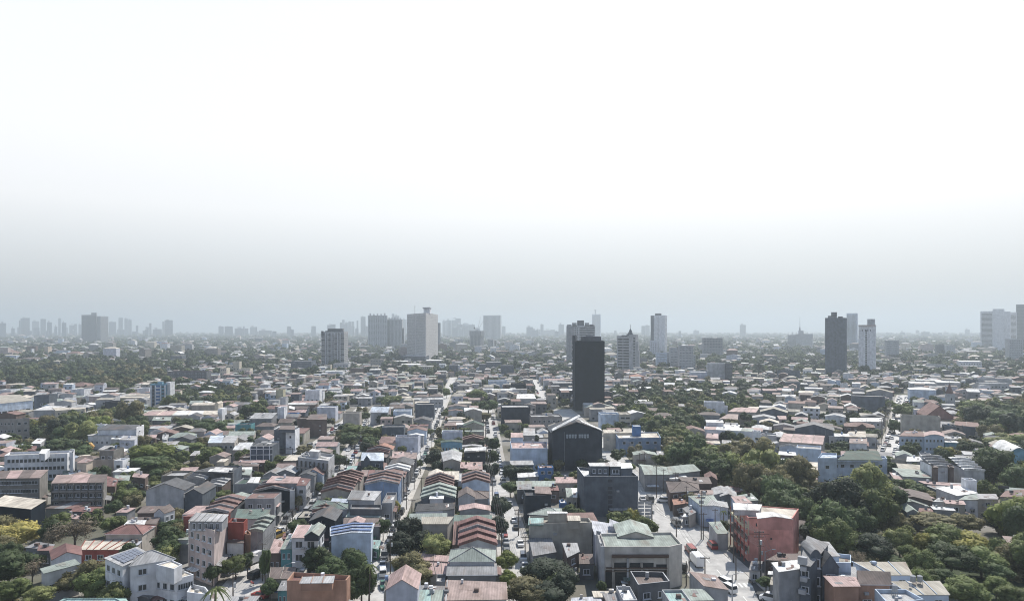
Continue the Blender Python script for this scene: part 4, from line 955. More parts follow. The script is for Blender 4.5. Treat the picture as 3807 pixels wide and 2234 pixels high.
# white tower with a punched window grid, corner towards the camera
r,q=tower('tower_block','T2',[(1478,1361),(1662,1246),(1780,1380)],91,'towerw','lgrey','tall white tower with hundreds of small square windows',
 [(0,9,29,1.3,1.9,.03,.46,4,88),(0,9,29,1.3,1.9,.5,.97,4,88),(1,11,29,1.6,1.9,.03,.97,4,88)])
tower('','T2',[(1640,1290),(1700,1280),(1712,1310)],101,'white','white','',z0=91,root=r); tower('','T2',[(1630,1285),(1703,1275),(1716,1312)],103,'lgrey','white','',z0=101.1,root=r,ph=.2)
tower('','T2',[(1553,1300),(1556,1300),(1557,1301)],108,'grey','grey','',z0=91,root=r,ph=0)
tower('commercial_building','T2',[(1420,1240),(1660,1215),(1700,1290)],14,'slate','white','podium hall under the tall white windowed tower',[(0,12,2,2.6,2,.03,.97,2,12)],cat='building')
# balcony tower
r,q=tower('tower_block','T2',[(645,1080),(865,1062),(903,1105)],57.5,'lgrey','lgrey','square tower with rows of balconies, left of the window grid tower',
 [(0,16,19,1.3,1.5,.02,.98,3,56),(1,8,19,1.5,1.5,.05,.95,3,56)])
tower('','T2',[(705,1085),(850,1080),(865,1110)],62.5,'dgrey','grey','',z0=57.5,root=r)
x0,_,s=SEC['T2']
for f in range(19):
    for a,b in ((.0,.16),(.3,.42),(.58,.7),(.86,1.0)):
        m=MB(); p,e=Vector(q[0]),Vector(q[1]); d=(e-p); n=Vector((d.y,-d.x)).normalized(); o=r.location
        P=[p+d*a,p+d*b,p+d*b+n*-1.4,p+d*a+n*-1.4]; P=[p+d*a+n*1.5,p+d*b+n*1.5,p+d*b,p+d*a]
        m.prism([(t.x-o.x,t.y-o.y) for t in P],3+f*2.8,3+f*2.8+1.1,wm('dgrey' if (f+int(a*10))%3==0 else 'lgrey')); m.build('balcony',r)
for a in (.17,.29,.43,.57,.71,.85):
    m=MB(); P=[p+d*a+n*1.1,p+d*(a+.018)+n*1.1,p+d*(a+.018),p+d*a]; m.prism([(t.x-o.x,t.y-o.y) for t in P],0,57,wm('white')); m.build('pier',r)
tower('','T2',[(641,1079),(662,1077),(664,1082)],59.5,'dark','dgrey','',z0=50,root=r,ph=.2); tower('','T2',[(680,1079),(735,1076),(737,1082)],59.8,'dark','dgrey','',z0=52,root=r,ph=.2)
tower('tower_block','T2',[(1778,1760),(1786,1740),(1806,1780)],78,'slate','grey','narrow grey tower peeping out behind the window grid tower',[(1,4,22,1.6,1.6,.05,.95,3,76)])
# pair of broad grey towers
G2='distant residential towers'
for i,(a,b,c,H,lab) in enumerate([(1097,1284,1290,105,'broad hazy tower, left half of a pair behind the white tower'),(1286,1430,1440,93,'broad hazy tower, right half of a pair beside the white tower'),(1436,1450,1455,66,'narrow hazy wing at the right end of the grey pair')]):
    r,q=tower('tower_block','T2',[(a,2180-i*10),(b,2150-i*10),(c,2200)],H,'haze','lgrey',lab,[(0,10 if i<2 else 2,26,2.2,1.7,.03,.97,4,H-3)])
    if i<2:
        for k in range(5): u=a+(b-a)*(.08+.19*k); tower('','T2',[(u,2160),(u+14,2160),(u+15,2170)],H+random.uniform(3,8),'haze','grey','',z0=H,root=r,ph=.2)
# dark tower of the centre
r,q=tower('tower_block','T3',[(622,533),(913,526),(900,545)],51.5,'char','char','tall black windowless tower in the middle of town',ph=1.6)
tower('','T3',[(598,546),(624,534),(640,552)],57,'dark','dgrey','',root=r,ph=.4)
tower('','T3',[(690,540),(880,538),(870,550)],56,'dgrey','grey','',z0=51.5,root=r,ph=.5)
tower('','T3',[(735,541),(800,541),(795,546)],57.6,'grey','lgrey','',z0=56,root=r,ph=.1)
for f in range(15):
    m=MB(); P=[W_(SEC['T3'][0]+x/2.625,D) for x,D in ((590,545),(600,541),(604,546),(594,550))]; m.prism([(x-r.location.x,y-r.location.y) for x,y in P],3+f*3.3,3+f*3.3+1,wm('lgrey' if f%3 else 'dgrey')); m.build('balcony',r)
# condominium behind it
r,q=tower('tower_block','T3',[(600,1160),(818,1160),(815,1190)],68,'lgrey','lgrey','pale condominium with a crown of roof frames behind the black tower',
 [(0,12,21,2.6,1.5,.32,.98,4,66),(0,3,21,1.2,1.5,.03,.25,4,66)])
tower('','T3',[(540,1150),(602,1158),(640,1200)],67,'grey','grey','',root=r); tower('','T3',[(648,1165),(712,1165),(708,1180)],77,'dgrey','grey','',z0=68,root=r,ph=.4)
for a,b,h in ((550,590,70),(598,640,73),(722,760,73),(765,806,70.5)): tower('','T3',[(a,1160),(b,1160),(b-3,1168)],h,'grey','grey','',z0=67,root=r,ph=.3)
# far blue glass tower with a crane
r,q=tower('tower_block','T3',[(790,4500),(870,4480),(878,4560)],160,'lblue','white','pale blue glass tower with a crane on top, far behind',[(0,9,40,4.5,2.6,.02,.98,5,156)])
tower('','T3',[(818,4500),(828,4500),(829,4506)],185,'lgrey','white','',z0=160,root=r,ph=0); tower('','T3',[(808,4500),(832,4500),(833,4506)],190,'lgrey','white','',z0=185,root=r,ph=0)
# spired office tower
r,q=tower('tower_block','T3',[(1032,995),(1162,985),(1168,1005)],52,'lgrey','grey','striped office tower topped by a small spire',[(0,5,11,1.9,2.1,.1,.42,6,50),(0,5,11,1.9,2.1,.5,.92,6,50)])
tower('','T3',[(1150,982),(1215,980),(1240,1000)],53.6,'lgrey','grey','',root=r); tower('','T3',[(1212,984),(1243,984),(1250,1004)],44,'lgrey','grey','',root=r); tower('','T3',[(1242,986),(1254,986),(1258,1006)],31,'lgrey','grey','',root=r)
tower('','T3',[(1078,990),(1160,986),(1165,1000)],52.8,'slate','grey','',z0=52,root=r)
for k,(a,b,h) in enumerate(((1128,1190,55.5),(1142,1182,58),(1152,1176,60))): tower('','T3',[(a,984),(b,984),(b+3,996)],h,'slate','grey','',z0=53.6+k*2,root=r,ph=.3)
m=MB(); X,Y=W_(1900+1165/2.625,988); m.cyl((X-r.location.x,Y-r.location.y),2.2,60,63,wm('slate'),8,.4); m.tube((X-r.location.x,Y-r.location.y,62.5),(X-r.location.x,Y-r.location.y,69),.3,METAL); m.build('spire',r)
for k in range(11):
    put_windows(r,W_(1900+1190/2.625,980.2),W_(1900+1214/2.625,979.4),1,1,8+k*4,11+k*4,2.4,2,0,dep=.15)
# white tall tower right of it
r,q=tower('tower_block','T3',[(1392,1548),(1500,1530),(1522,1560)],92.5,'white','white','slender white tower with a blank face and dark left edge',[(0,1,28,1.3,2,.36,.44,8,88),(1,3,28,1.8,1.8,.1,.9,8,88)])
tower('','T3',[(1362,1552),(1393,1547),(1396,1566)],93,'slate','grey','',root=r,ph=.2); tower('','T3',[(1405,1552),(1465,1546),(1468,1560)],98,'dgrey','grey','',z0=92.5,root=r,ph=.2)
tower('apartment_block','T3',[(1352,1500),(1425,1490),(1428,1520)],37,'lav','white','pale podium wing below the slender white tower',[(0,3,8,1.4,1.5,.1,.9,4,34)],cat='apartment block')
# right: dark tower, white tower, far blue tower
r,q=tower('tower_block','T4',[(578,890),(778,884),(791,900)],76,'slate','dgrey','dark grey slab tower with a plain scarred face',[(0,1,10,.9,1,.46,.54,22,60)])
tower('','T4',[(606,892),(692,888),(695,900)],79.5,'grey','grey','',z0=76,root=r,ph=.3); tower('','T4',[(638,890),(692,887),(695,899)],84,'dgrey','grey','',z0=79,root=r,ph=.3); tower('','T4',[(705,890),(750,888),(752,895)],78.5,'dgrey','grey','',z0=76,root=r,ph=.3)
r,q=tower('tower_block','T4',[(905,955),(1072,945),(1076,962)],66,'white','lgrey','white tower with one column of dark windows and pink cornice',[(0,1,18,2,2.2,.4,.5,6,62),(0,4,1,1,2.6,.16,.78,59,63)])
tower('','T4',[(903,953),(1074,943.5),(1078,961)],68.2,'pink','pink','',z0=66.9,root=r,ph=.1); tower('','T4',[(990,950),(1062,947),(1066,958)],76,'lgrey','lgrey','',z0=67,root=r,ph=.4)
tower('tower_block','T4',[(788,2080),(890,2065),(898,2100)],110,'lblue','white','pale blue tower rising behind two nearer towers',[(0,8,32,2.6,2,.04,.96,6,106)])
# antenna building
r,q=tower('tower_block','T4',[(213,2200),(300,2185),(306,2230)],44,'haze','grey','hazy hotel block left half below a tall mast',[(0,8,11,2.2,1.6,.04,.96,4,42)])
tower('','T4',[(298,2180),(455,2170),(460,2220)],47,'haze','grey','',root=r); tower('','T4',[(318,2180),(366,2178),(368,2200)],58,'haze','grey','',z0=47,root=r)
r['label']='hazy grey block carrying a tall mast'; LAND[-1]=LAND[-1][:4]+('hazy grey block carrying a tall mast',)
m=MB(); X,Y=W_(2847+333/2.625,2185); c=(X-r.location.x,Y-r.location.y); m.cyl(c,3,58,70,METAL,6,1.5); m.tube((*c,70),(*c,104),.9,METAL,5,.4); m.build('mast',r)
for k in range(7): X,Y=W_(2847+(225+36*k)/2.625,2180); m=MB(); m.tube((X-r.location.x,Y-r.location.y,44),(X-r.location.x,Y-r.location.y,55),.4,METAL,4); m.build('antenna',r)
# right hand cluster
r,q=tower('tower_block','T4',[(2094,1900),(2215,1880),(2240,1900)],111,'white','lgrey','left and broadest of three pale towers at the frame edge',[(0,12,30,2,1.8,.1,.96,6,106)])
tower('','T4',[(2215,1884),(2325,1878),(2330,1910)],117,'white','lgrey','',root=r); tower('','T4',[(2322,1886),(2385,1880),(2390,1910)],110,'white','lgrey','',root=r)
r['label']='broadest of the pale towers at the right edge'; LAND[-1]=LAND[-1][:4]+(r['label'],)
tower('tower_block','T4',[(2388,1960),(2446,1950),(2450,1980)],110,'white','lgrey','slim pale banded tower between two broader ones',[(0,5,30,2.4,1.8,.05,.95,6,106)])
tower('tower_block','T4',[(2442,2020),(2600,2000),(2610,2040)],134,'slate','grey','blue grey tower cut by the right edge',[(0,12,30,2.4,1.8,.05,.95,6,130)])
# left pair
r,q=tower('tower_block','T1',[(795,2990),(942,2960),(946,2980)],124,'grey','grey','large grey tower pair standing alone in the haze',[(0,16,34,2.6,1.9,.03,.97,6,120)])
tower('','T1',[(890,2970),(942,2960),(944,2980)],133,'grey','grey','',z0=124,root=r)
r2,q=tower('tower_block','T1',[(946,2950),(982,2935),(1058,2990)],118,'grey','grey','lower right wing of the large grey tower pair',[(0,3,32,2.6,1.9,.05,.95,6,114),(1,7,32,2.6,1.9,.05,.95,6,114)])
# tower under construction and the far broad block
r,q=tower('tower_block','T2',[(2094,2090),(2200,2075),(2228,2100)],52,'grey','grey','unfinished grey tower with two cranes above it',[(0,7,14,3,2,.05,.95,4,50),(1,3,14,3,2,.05,.95,4,50)])
tower('','T2',[(2088,2085),(2200,2068),(2234,2100)],57,'grey','lgrey','',z0=42,root=r)
tower('tower_block','T2',[(2222,3850),(2390,3800),(2400,3860)],140,'haze','lgrey','wide pale tower right of the cranes',[(0,14,34,3.5,2.2,.03,.97,6,135)])
for k,(xa,ya,xb,yb,lab) in enumerate([(2165,345,2198,200,'steep left crane on the unfinished tower'),(2167,340,2246,205,'slanting right crane on the unfinished tower')]):
    X,Y=W_(950+xa/2.625,2085); zb=CH-(1100+ya/2.625-HY)/F*2085; X2,_=W_(950+xb/2.625,2085); z2=CH-(1100+yb/2.625-HY)/F*2085
    cr=empty('tower_crane',(X,Y,57)); tag(cr,lab,'crane'); m=MB(); m.tube((0,0,0),(0,0,zb-55),1,METAL,4); m.build('mast',cr)
    m=MB(); m.tube((0,0,zb-57),(X2-X,0,z2-57),.9,METAL,4,.4); m.build('jib',cr); m=MB(); m.tube((0,0,zb-57),(-9,0,zb-48),.8,METAL,4); m.box(-11,-7,-1.5,1.5,zb-50,zb-46,DARKM); m.build('counterweight',cr)
tower('apartment_block','T2',[(2270,2000),(2320,1990),(2330,2010)],33,'haze','grey','small slim block right of the unfinished tower',[(0,4,9,2,1.8,.05,.95,3,31)],cat='apartment block')
# the far skyline: each tower its own block of storeys
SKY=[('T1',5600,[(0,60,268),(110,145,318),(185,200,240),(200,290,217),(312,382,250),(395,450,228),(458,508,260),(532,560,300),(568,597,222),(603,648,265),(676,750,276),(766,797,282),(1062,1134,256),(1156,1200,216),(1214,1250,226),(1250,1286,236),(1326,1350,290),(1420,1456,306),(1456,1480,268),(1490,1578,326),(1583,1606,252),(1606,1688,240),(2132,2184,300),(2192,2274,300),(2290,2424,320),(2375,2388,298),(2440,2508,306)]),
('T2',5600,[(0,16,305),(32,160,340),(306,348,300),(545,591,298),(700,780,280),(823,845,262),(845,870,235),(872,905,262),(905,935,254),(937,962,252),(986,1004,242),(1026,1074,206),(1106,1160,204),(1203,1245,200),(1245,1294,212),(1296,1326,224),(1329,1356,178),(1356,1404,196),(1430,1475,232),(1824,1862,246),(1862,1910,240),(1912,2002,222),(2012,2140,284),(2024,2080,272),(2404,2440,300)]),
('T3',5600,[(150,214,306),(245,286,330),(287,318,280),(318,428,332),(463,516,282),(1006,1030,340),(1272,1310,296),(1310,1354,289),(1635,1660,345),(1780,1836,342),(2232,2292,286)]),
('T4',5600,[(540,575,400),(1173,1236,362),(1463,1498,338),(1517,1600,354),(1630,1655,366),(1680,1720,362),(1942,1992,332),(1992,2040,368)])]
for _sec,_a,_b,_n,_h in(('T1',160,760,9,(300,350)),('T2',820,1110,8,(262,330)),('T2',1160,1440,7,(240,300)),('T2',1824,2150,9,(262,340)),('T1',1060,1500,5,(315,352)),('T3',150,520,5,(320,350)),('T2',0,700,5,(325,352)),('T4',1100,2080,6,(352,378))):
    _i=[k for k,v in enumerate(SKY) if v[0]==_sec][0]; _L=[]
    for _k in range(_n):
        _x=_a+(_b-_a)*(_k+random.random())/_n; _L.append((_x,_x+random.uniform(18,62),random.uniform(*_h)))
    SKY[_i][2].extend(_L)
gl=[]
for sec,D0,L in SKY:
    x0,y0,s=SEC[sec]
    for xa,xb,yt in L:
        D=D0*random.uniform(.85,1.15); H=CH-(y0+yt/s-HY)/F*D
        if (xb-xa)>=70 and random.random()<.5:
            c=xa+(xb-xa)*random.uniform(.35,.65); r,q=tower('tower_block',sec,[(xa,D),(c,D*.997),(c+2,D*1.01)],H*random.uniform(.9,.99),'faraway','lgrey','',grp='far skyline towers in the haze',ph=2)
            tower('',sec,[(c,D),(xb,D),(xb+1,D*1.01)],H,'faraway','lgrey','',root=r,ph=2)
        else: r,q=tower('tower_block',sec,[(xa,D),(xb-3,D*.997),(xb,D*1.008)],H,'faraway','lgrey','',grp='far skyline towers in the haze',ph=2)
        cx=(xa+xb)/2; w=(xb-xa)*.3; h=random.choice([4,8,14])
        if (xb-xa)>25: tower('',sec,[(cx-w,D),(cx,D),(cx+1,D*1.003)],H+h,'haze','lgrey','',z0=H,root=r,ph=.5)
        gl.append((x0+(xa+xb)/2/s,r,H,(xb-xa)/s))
gl.sort(key=lambda t:t[0])
# low dark blocks of labels: where along the skyline, and which of its neighbours it overtops
SI={}
for i,(px,r,H,wd) in enumerate(gl):
    near=sorted(LAND,key=lambda l:abs((l[0]+l[1])/2-px)+(0 if l[3]>850 else 4000))[0]
    mid=(near[0]+near[1])/2; SI[r.name]=(near[4],'left' if px<mid else 'right',abs(px-mid),H,wd)
byk={}
for px,r,H,wd in gl: byk.setdefault((SI[r.name][0],SI[r.name][1]),[]).append((abs(SI[r.name][2]),r,H,wd))
ORD=['nearest to it','second from it','third from it','fourth from it','fifth from it','sixth from it','seventh from it','eighth from it','ninth from it','tenth from it','eleventh from it','twelfth from it']+['%dth from it'%k for k in range(13,40)]
for (ln,side),L in byk.items():
    L.sort(key=lambda t:t[0])
    for k,(a,r,H,wd) in enumerate(L):
        sz='slim' if wd<18 else 'broad' if wd>30 else 'mid-width'
        r['label']=f'{sz} far skyline tower, {ORD[k][:-8] if ORD[k]!=ORD[0] else ORD[0][:-6]} {side} of {the(ln,5)}'
ALABEL=[]
# ---------------------------------------------------------------- lettered window band of the dark gabled building
def face_part(label,name,sec,xa,ya,xb,yb,H,yt,mat,dep=.15,frame=None):
    """a flat panel on a wall that faces the camera; the wall is found through its eave (height H at pixel row yt)"""
    r=[o for o in COL.objects if o.get('label')==label][0]; x0,y0,s=SEC[sec]; D=F*(CH-H)/(y0+yt/s-HY)-.25
    X0,X1=(x0+xa/s-PW/2)/F*D,(x0+xb/s-PW/2)/F*D; Z1,Z0=CH-(y0+ya/s-HY)/F*D,CH-(y0+yb/s-HY)/F*D; o=r.location; ps=yawof((X0+X1)/2/D)
    m=MB(); cx,cy=(X0+X1)/2-o.x,D-o.y; L=[l for l in FOOT if math.dist((sum(p[0] for p in l[0])/len(l[0]),sum(p[1] for p in l[0])/len(l[0])),(o.x,o.y))<.01]
    if L: a,b=L[0][0][0],L[0][0][1]; t=((X0+X1)/2-a[0])/(b[0]-a[0]+1e-9); cy=a[1]+(b[1]-a[1])*t-o.y; ps=math.atan2(b[1]-a[1],b[0]-a[0])
    e=Vector((math.cos(ps),math.sin(ps)))*(X1-X0)/2; n=Vector((math.sin(ps),-math.cos(ps))); c=Vector((cx,cy))
    P=[c-e+n*dep,c+e+n*dep,c+e,c-e]; m.prism([tuple(p) for p in P],Z0,Z1,mat); return m.build(name,r)
LT=newmat('frosted_pane',(.33,.37,.4),.5)
DG='huge dark gabled building with a lettered window band'
for k,xx in enumerate([738,775,812,850,905,942,979,1015]):
    face_part(DG,'window','D',xx,627,xx+(28 if k!=7 else 26),652,17,592,LT); face_part(DG,'window','D',xx+(2 if k%2 else 0),655,xx+26,676,17,592,LT)
    if k%3==0: face_part(DG,'window','D',xx+8,678,xx+20,684,17,592,LT)
# white lifted roof panels along the gable edges
r=[o for o in COL.objects if o.get('label')==DG][0]; a,b,c,d=[f for f in FOOT if math.dist((sum(p[0] for p in f[0])/4,sum(p[1] for p in f[0])/4),(r.location.x,r.location.y))<.01][0][0]
for t0,t1,lift in ((0,.56,2.6),(.58,1,.9)):
    h=lambda t:17+4.2*(1-abs(2*t-1)); p0,p1=lerp(a,b,t0),lerp(a,b,t1); e=((d[0]-a[0])*.2,(d[1]-a[1])*.2)
    g=lambda t,l:(17+.5+(l*t/.56 if t1<.6 else 0)+ (h(t)-17 if t1<.6 else h(t)-17+lift))
    z0,z1=(17.6,17+4.2*1.12+2.2) if t1<.6 else (17+4.2*.84+.9,17.5)
    m=MB(); m.slab([(p0[0]-r.location.x,p0[1]-r.location.y-.4,z0),(p1[0]-r.location.x,p1[1]-r.location.y-.4,z1),(p1[0]+e[0]-r.location.x,p1[1]+e[1]-r.location.y,z1+.3),(p0[0]+e[0]-r.location.x,p0[1]+e[1]-r.location.y,z0+.3)],.25,rmt('white')); m.build('roof_panel',r)
# slate block: dark column of louvres; white window grid; corner store front; red building details
SB='slate grey block with three white roof huts'
for k,(ya,yb) in enumerate([(-157,-110),(-62,-12),(-2,48),(60,115),(118,180),(190,235),(235,305)]): face_part(SB,'louvre','D2',1298,ya+6,1358,yb-4,12.6,-160,newmat('louvre',(.06,.065,.075),.8))
SG='slate building with a white window grid front'
WH=wm('white')
for xx in (1046,1126,1214,1296): face_part(SG,'mullion','B',xx,790,xx+9,970,10.5,795,WH,.35)
for yy in (818,895): face_part(SG,'mullion','B',1046,yy,1335,yy+9,10.5,795,WH,.3)
for i in range(3):
    for j in range(3): face_part(SG,'window','B',[1058,1138,1226][i],[800,830,907][j],[1122,1210,1292][i],[815,890,965][j],10.5,795,newmat('blue_slate_pane',(.07,.09,.13),.4),.1)
CS='tan corner store building with a green roof'
BR=newmat('brown_frame',(.11,.075,.06),.8); DK=newmat('painted_recess_shade',(.03,.035,.04),.5)  # near-black colour paints the shade inside the store front's recessed openings
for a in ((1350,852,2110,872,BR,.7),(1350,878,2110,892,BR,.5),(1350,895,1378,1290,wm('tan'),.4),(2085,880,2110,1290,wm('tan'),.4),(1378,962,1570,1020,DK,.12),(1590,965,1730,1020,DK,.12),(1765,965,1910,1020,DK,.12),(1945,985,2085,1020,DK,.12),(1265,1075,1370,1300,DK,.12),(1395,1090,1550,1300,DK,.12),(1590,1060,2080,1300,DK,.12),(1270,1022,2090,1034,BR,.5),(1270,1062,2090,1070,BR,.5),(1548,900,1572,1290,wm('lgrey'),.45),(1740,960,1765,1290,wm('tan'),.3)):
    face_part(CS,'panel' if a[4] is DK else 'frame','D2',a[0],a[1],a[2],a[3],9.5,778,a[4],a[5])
RB='weathered red four storey building'
for a in ((985,400,1026,840,wm('yellow'),.12,'corner_strip'),(1118,432,1160,475,GLASS,.1,'window'),(1296,450,1335,485,GLASS,.1,'window'),(1402,447,1450,462,GLASS,.1,'window'),(1310,628,1330,650,GLASS,.1,'window'),(1030,368,1290,374,BR,.14,'pipe'),(1030,572,1295,578,BR,.14,'pipe'),(1000,600,1030,730,newmat('faded_sign',(.34,.1,.1),.8),.2,'sign_board')):
    face_part(RB,a[6],'E2',max(a[0],1012),a[1],max(a[2],1030),a[3],11.5,365,a[4],a[5])
# balconies and pillars on its street side
r=[o for o in COL.objects if o.get('label')==RB][0]; Q=[f for f in FOOT if math.dist((sum(p[0] for p in f[0])/4,sum(p[1] for p in f[0])/4),(r.location.x,r.location.y))<.01][0][0]; a,b=Vector(Q[3]),Vector(Q[0]); d=b-a; n=Vector((d.y,-d.x)).normalized()
for f in range(3):
    P=[a+n*1.1,b+n*1.1,b,a]; m=MB(); m.prism([(t.x-r.location.x,t.y-r.location.y) for t in P],2.9+f*3,3.6+f*3,wm('yellow' if f==2 else 'brown')); m.build('balcony',r)
for k in range(5):
    c=a+d*(k/4); m=MB(); m.tube((c.x+n.x-r.location.x,c.y+n.y-r.location.y,0),(c.x+n.x-r.location.x,c.y+n.y-r.location.y,11),.16,wm('red')); m.build('pillar',r)
put_windows(r,Q[3],Q[0],4,3,1,11,1.6,1.9,1)
# solar panels on the villa roof
VL='white villa with solar panels on its grey roof'
r=[o for o in COL.objects if o.get('label')==VL][0]; Q=[f for f in FOOT if f[1]==10.5][0][0]
sol=newmat('solar_cell',(.1,.12,.17),.25,'plain',.6)
for i in range(6):
    for j in range(3):
        u0,u1,v0,v1=.12+.8*i/6,.12+.8*(i+.9)/6,.1+.82*j/3,.1+.82*(j+.92)/3
        P=[lerp(lerp(Q[0],Q[1],u),lerp(Q[3],Q[2],u),v) for u,v in ((u0,v0),(u1,v0),(u1,v1),(u0,v1))]
        m=MB(); m.slab([(x-r.location.x,y-r.location.y,10.85) for x,y in P],.06,sol); m.build('solar_panel',r)
# blue stripes of the white roof, and of the tall blue striped block
ST='white roofed house with bright blue stripes'
r=[o for o in COL.objects if o.get('label')==ST][0]; Q=[f for f in FOOT if math.dist((sum(p[0] for p in f[0])/4,sum(p[1] for p in f[0])/4),(r.location.x,r.location.y))<.01][0][0]
for v in (.12,.48,.84):
    P=[lerp(lerp(Q[0],Q[1],u),lerp(Q[3],Q[2],u),vv) for u,vv in ((0,v),(.5,v),(.5,v+.16),(0,v+.16))]; P2=[lerp(lerp(Q[0],Q[1],u),lerp(Q[3],Q[2],u),vv) for u,vv in ((.5,v),(1,v),(1,v+.16),(.5,v+.16))]
    rise=.5
    for PP,za,zb in((P,9.2,9.2+rise),(P2,9.2+rise,9.2)):
        m=MB(); m.slab([(PP[0][0]-r.location.x,PP[0][1]-r.location.y,za+.18),(PP[1][0]-r.location.x,PP[1][1]-r.location.y,zb+.18),(PP[2][0]-r.location.x,PP[2][1]-r.location.y,zb+.18),(PP[3][0]-r.location.x,PP[3][1]-r.location.y,za+.18)],.12,rmt('blue')); m.build('stripe',r)
AT='blue and white striped apartment tower'
r=[o for o in COL.objects if o.get('label')==AT][0]; Q=[f for f in FOOT if math.dist((sum(p[0] for p in f[0])/4,sum(p[1] for p in f[0])/4),(r.location.x,r.location.y))<.01][0][0]
a,b=Vector(Q[0]),Vector(Q[1]); d=b-a; n=Vector((d.y,-d.x)).normalized()
for t0,t1,mt in ((.0,.1,'white'),(.3,.36,'white'),(.64,.7,'white'),(.9,1,'white'),(.38,.62,'sblue'),(.12,.28,'slate')):
    P=[a+d*t0+n*.12,a+d*t1+n*.12,a+d*t1,a+d*t0]; m=MB(); m.prism([(t.x-r.location.x,t.y-r.location.y) for t in P],.5,18,wm(mt)); m.build('wall_stripe',r)
for f in range(6):
    P=[a+d*.38+n*1,a+d*.62+n*1,a+d*.62,a+d*.38]; m=MB(); m.prism([(t.x-r.location.x,t.y-r.location.y) for t in P],2+f*2.7,3+f*2.7,wm('white')); m.build('balcony',r)
    for t in (.13,.72): put_windows(r,tuple(a+d*t),tuple(a+d*(t+.16)),1,1,2.4+f*2.7,4+f*2.7,1.6,1.2,0,dep=.2)
# church: steeple
ch=[o for o in COL.objects if o.get('label')=='brick church with a steep brown roof'][0]
X,Y=ground(3107+1549/3.6,1440+125/3.6,13); Y=520; X=(3107+1549/3.6-PW/2)/F*Y+0.2
m=MB(); c=(X-ch.location.x,Y+2.6-ch.location.y); m.cyl(c,3.2,13.8,21.5,rmt('rust'),4,.1); m.tube((*c,21),(*c,23),.12,METAL); m.build('spire',ch)
# dark sign on the small white tower (a plain bird-like emblem over a short line of marks)
TW='small white tower bearing a dark sign'
for a in ((1783,1272,1850,1284),(1795,1284,1835,1292),(1806,1292,1820,1312),(1858,1276,1868,1290)): face_part(TW,'emblem','F',*a,10,1150,DARKM,.12)
face_part(TW,'window','F',1760,1180,1885,1215,10,1150,GLASS,.1)
# sports hall and tan corner sign, lattice billboards
def billboard(px,pyb,H,wd,rows,label):
    X,Y=ground(px,pyb,0); r=empty('billboard',(X,Y,0)); tag(r,label,'billboard'); m=MB()
    for s in(-.45,.45): m.tube((s*wd,0,0),(s*wd,0,H),.1,METAL)
    m.build('post',r)
    for i in range(rows):
        for j in range(2):
            m=MB(); x0=(-.48+.5*j)*wd; m.box(x0,x0+wd*.44,-.12,0,1.2+(H-1.2)*i/rows,1.2+(H-1.2)*(i+.8)/rows,wm('lgrey')); m.build('board',r)
billboard(1900+1788/3.6,1824+520/3.6,9,4.6,7,'tall lattice of small grey boards beside the main road')

# ledges and stained bays of the tenement
r=[o for o in COL.objects if o.get('label')=='long decaying tenement under patched brown roofs'][0]
for P,H_ in [f for f in FOOT if f[1] in(11.5,11.0) and abs(f[0][0][1]-r.location.y)<45 and f[0][0][0]<-60 and math.dist(f[0][0],f[0][1])>15]:
    a,b=Vector(P[0]),Vector(P[1]); d=(b-a); n=Vector((d.y,-d.x)).normalized()
    for f in range(1,4):
        Q=[a+n*.7,b+n*.7,b,a]; m=MB(); m.prism([(t.x-r.location.x,t.y-r.location.y) for t in Q],H_/4*f-.25,H_/4*f+.35,wm('conc2')); m.build('ledge',r)
    for k in range(8):
        t=k/7*.985; Q=[a+d*t+n*.8,a+d*(t+.012)+n*.8,a+d*(t+.012),a+d*t]; m=MB(); m.prism([(q.x-r.location.x,q.y-r.location.y) for q in Q],0,H_-.1,wm('tene')); m.build('pier',r)

SLH='tall slate blue house with white balconies and sloping roofs'
for a in ((1690,868,1800,965),(1720,1000,1790,1050),(1715,1130,1800,1190),(1700,1300,1790,1360)): face_part(SLH,'balcony','E2',*a,10.5,985,wm('lgrey'),1.1)
# ---------------------------------------------------------------- trees
LEAF=dict(dg=(.035,.055,.026),mg=(.062,.085,.034),lg=(.095,.115,.05),bright=(.085,.112,.035),yel=(.2,.195,.075),olive=(.095,.097,.055),grey=(.15,.14,.115),dark=(.022,.033,.024),yg=(.135,.14,.045),tanl=(.33,.27,.14))
LEAF={k:(v[0]*1.95,v[1]*1.75,v[2]*1.45) if 0 else tuple(c*q for c,q in zip(v,(1.95,1.75,1.55))) for k,v in LEAF.items()}
LEAF_=None
LEAF={k:tuple(c*1.0 for c in v) for k,v in LEAF.items()}
LW=dict(dg='dark green',mg='mid green',lg='pale green',bright='bright green',yel='yellow flowering',olive='olive green',grey='grey half bare',dark='very dark green',yg='yellow green',tanl='yellow leaved')
def leafmat(k):
    key=('leaf_'+k,'leaf')
    if key in MC: return MC[key]
    m=newmat('leaf_'+k,LEAF[k],.7,'leaf',.25); t=m.node_tree; b=t.nodes['Principled BSDF']; o=t.nodes['Material Output']
    tr=t.nodes.new('ShaderNodeBsdfTranslucent'); mx=t.nodes.new('ShaderNodeMixShader'); mx.inputs[0].default_value=.38
    l=b.inputs['Base Color'].links[0].from_socket; t.links.new(l,tr.inputs[0]); t.links.new(b.outputs[0],mx.inputs[1]); t.links.new(tr.outputs[0],mx.inputs[2]); t.links.new(mx.outputs[0],o.inputs[0]); return m
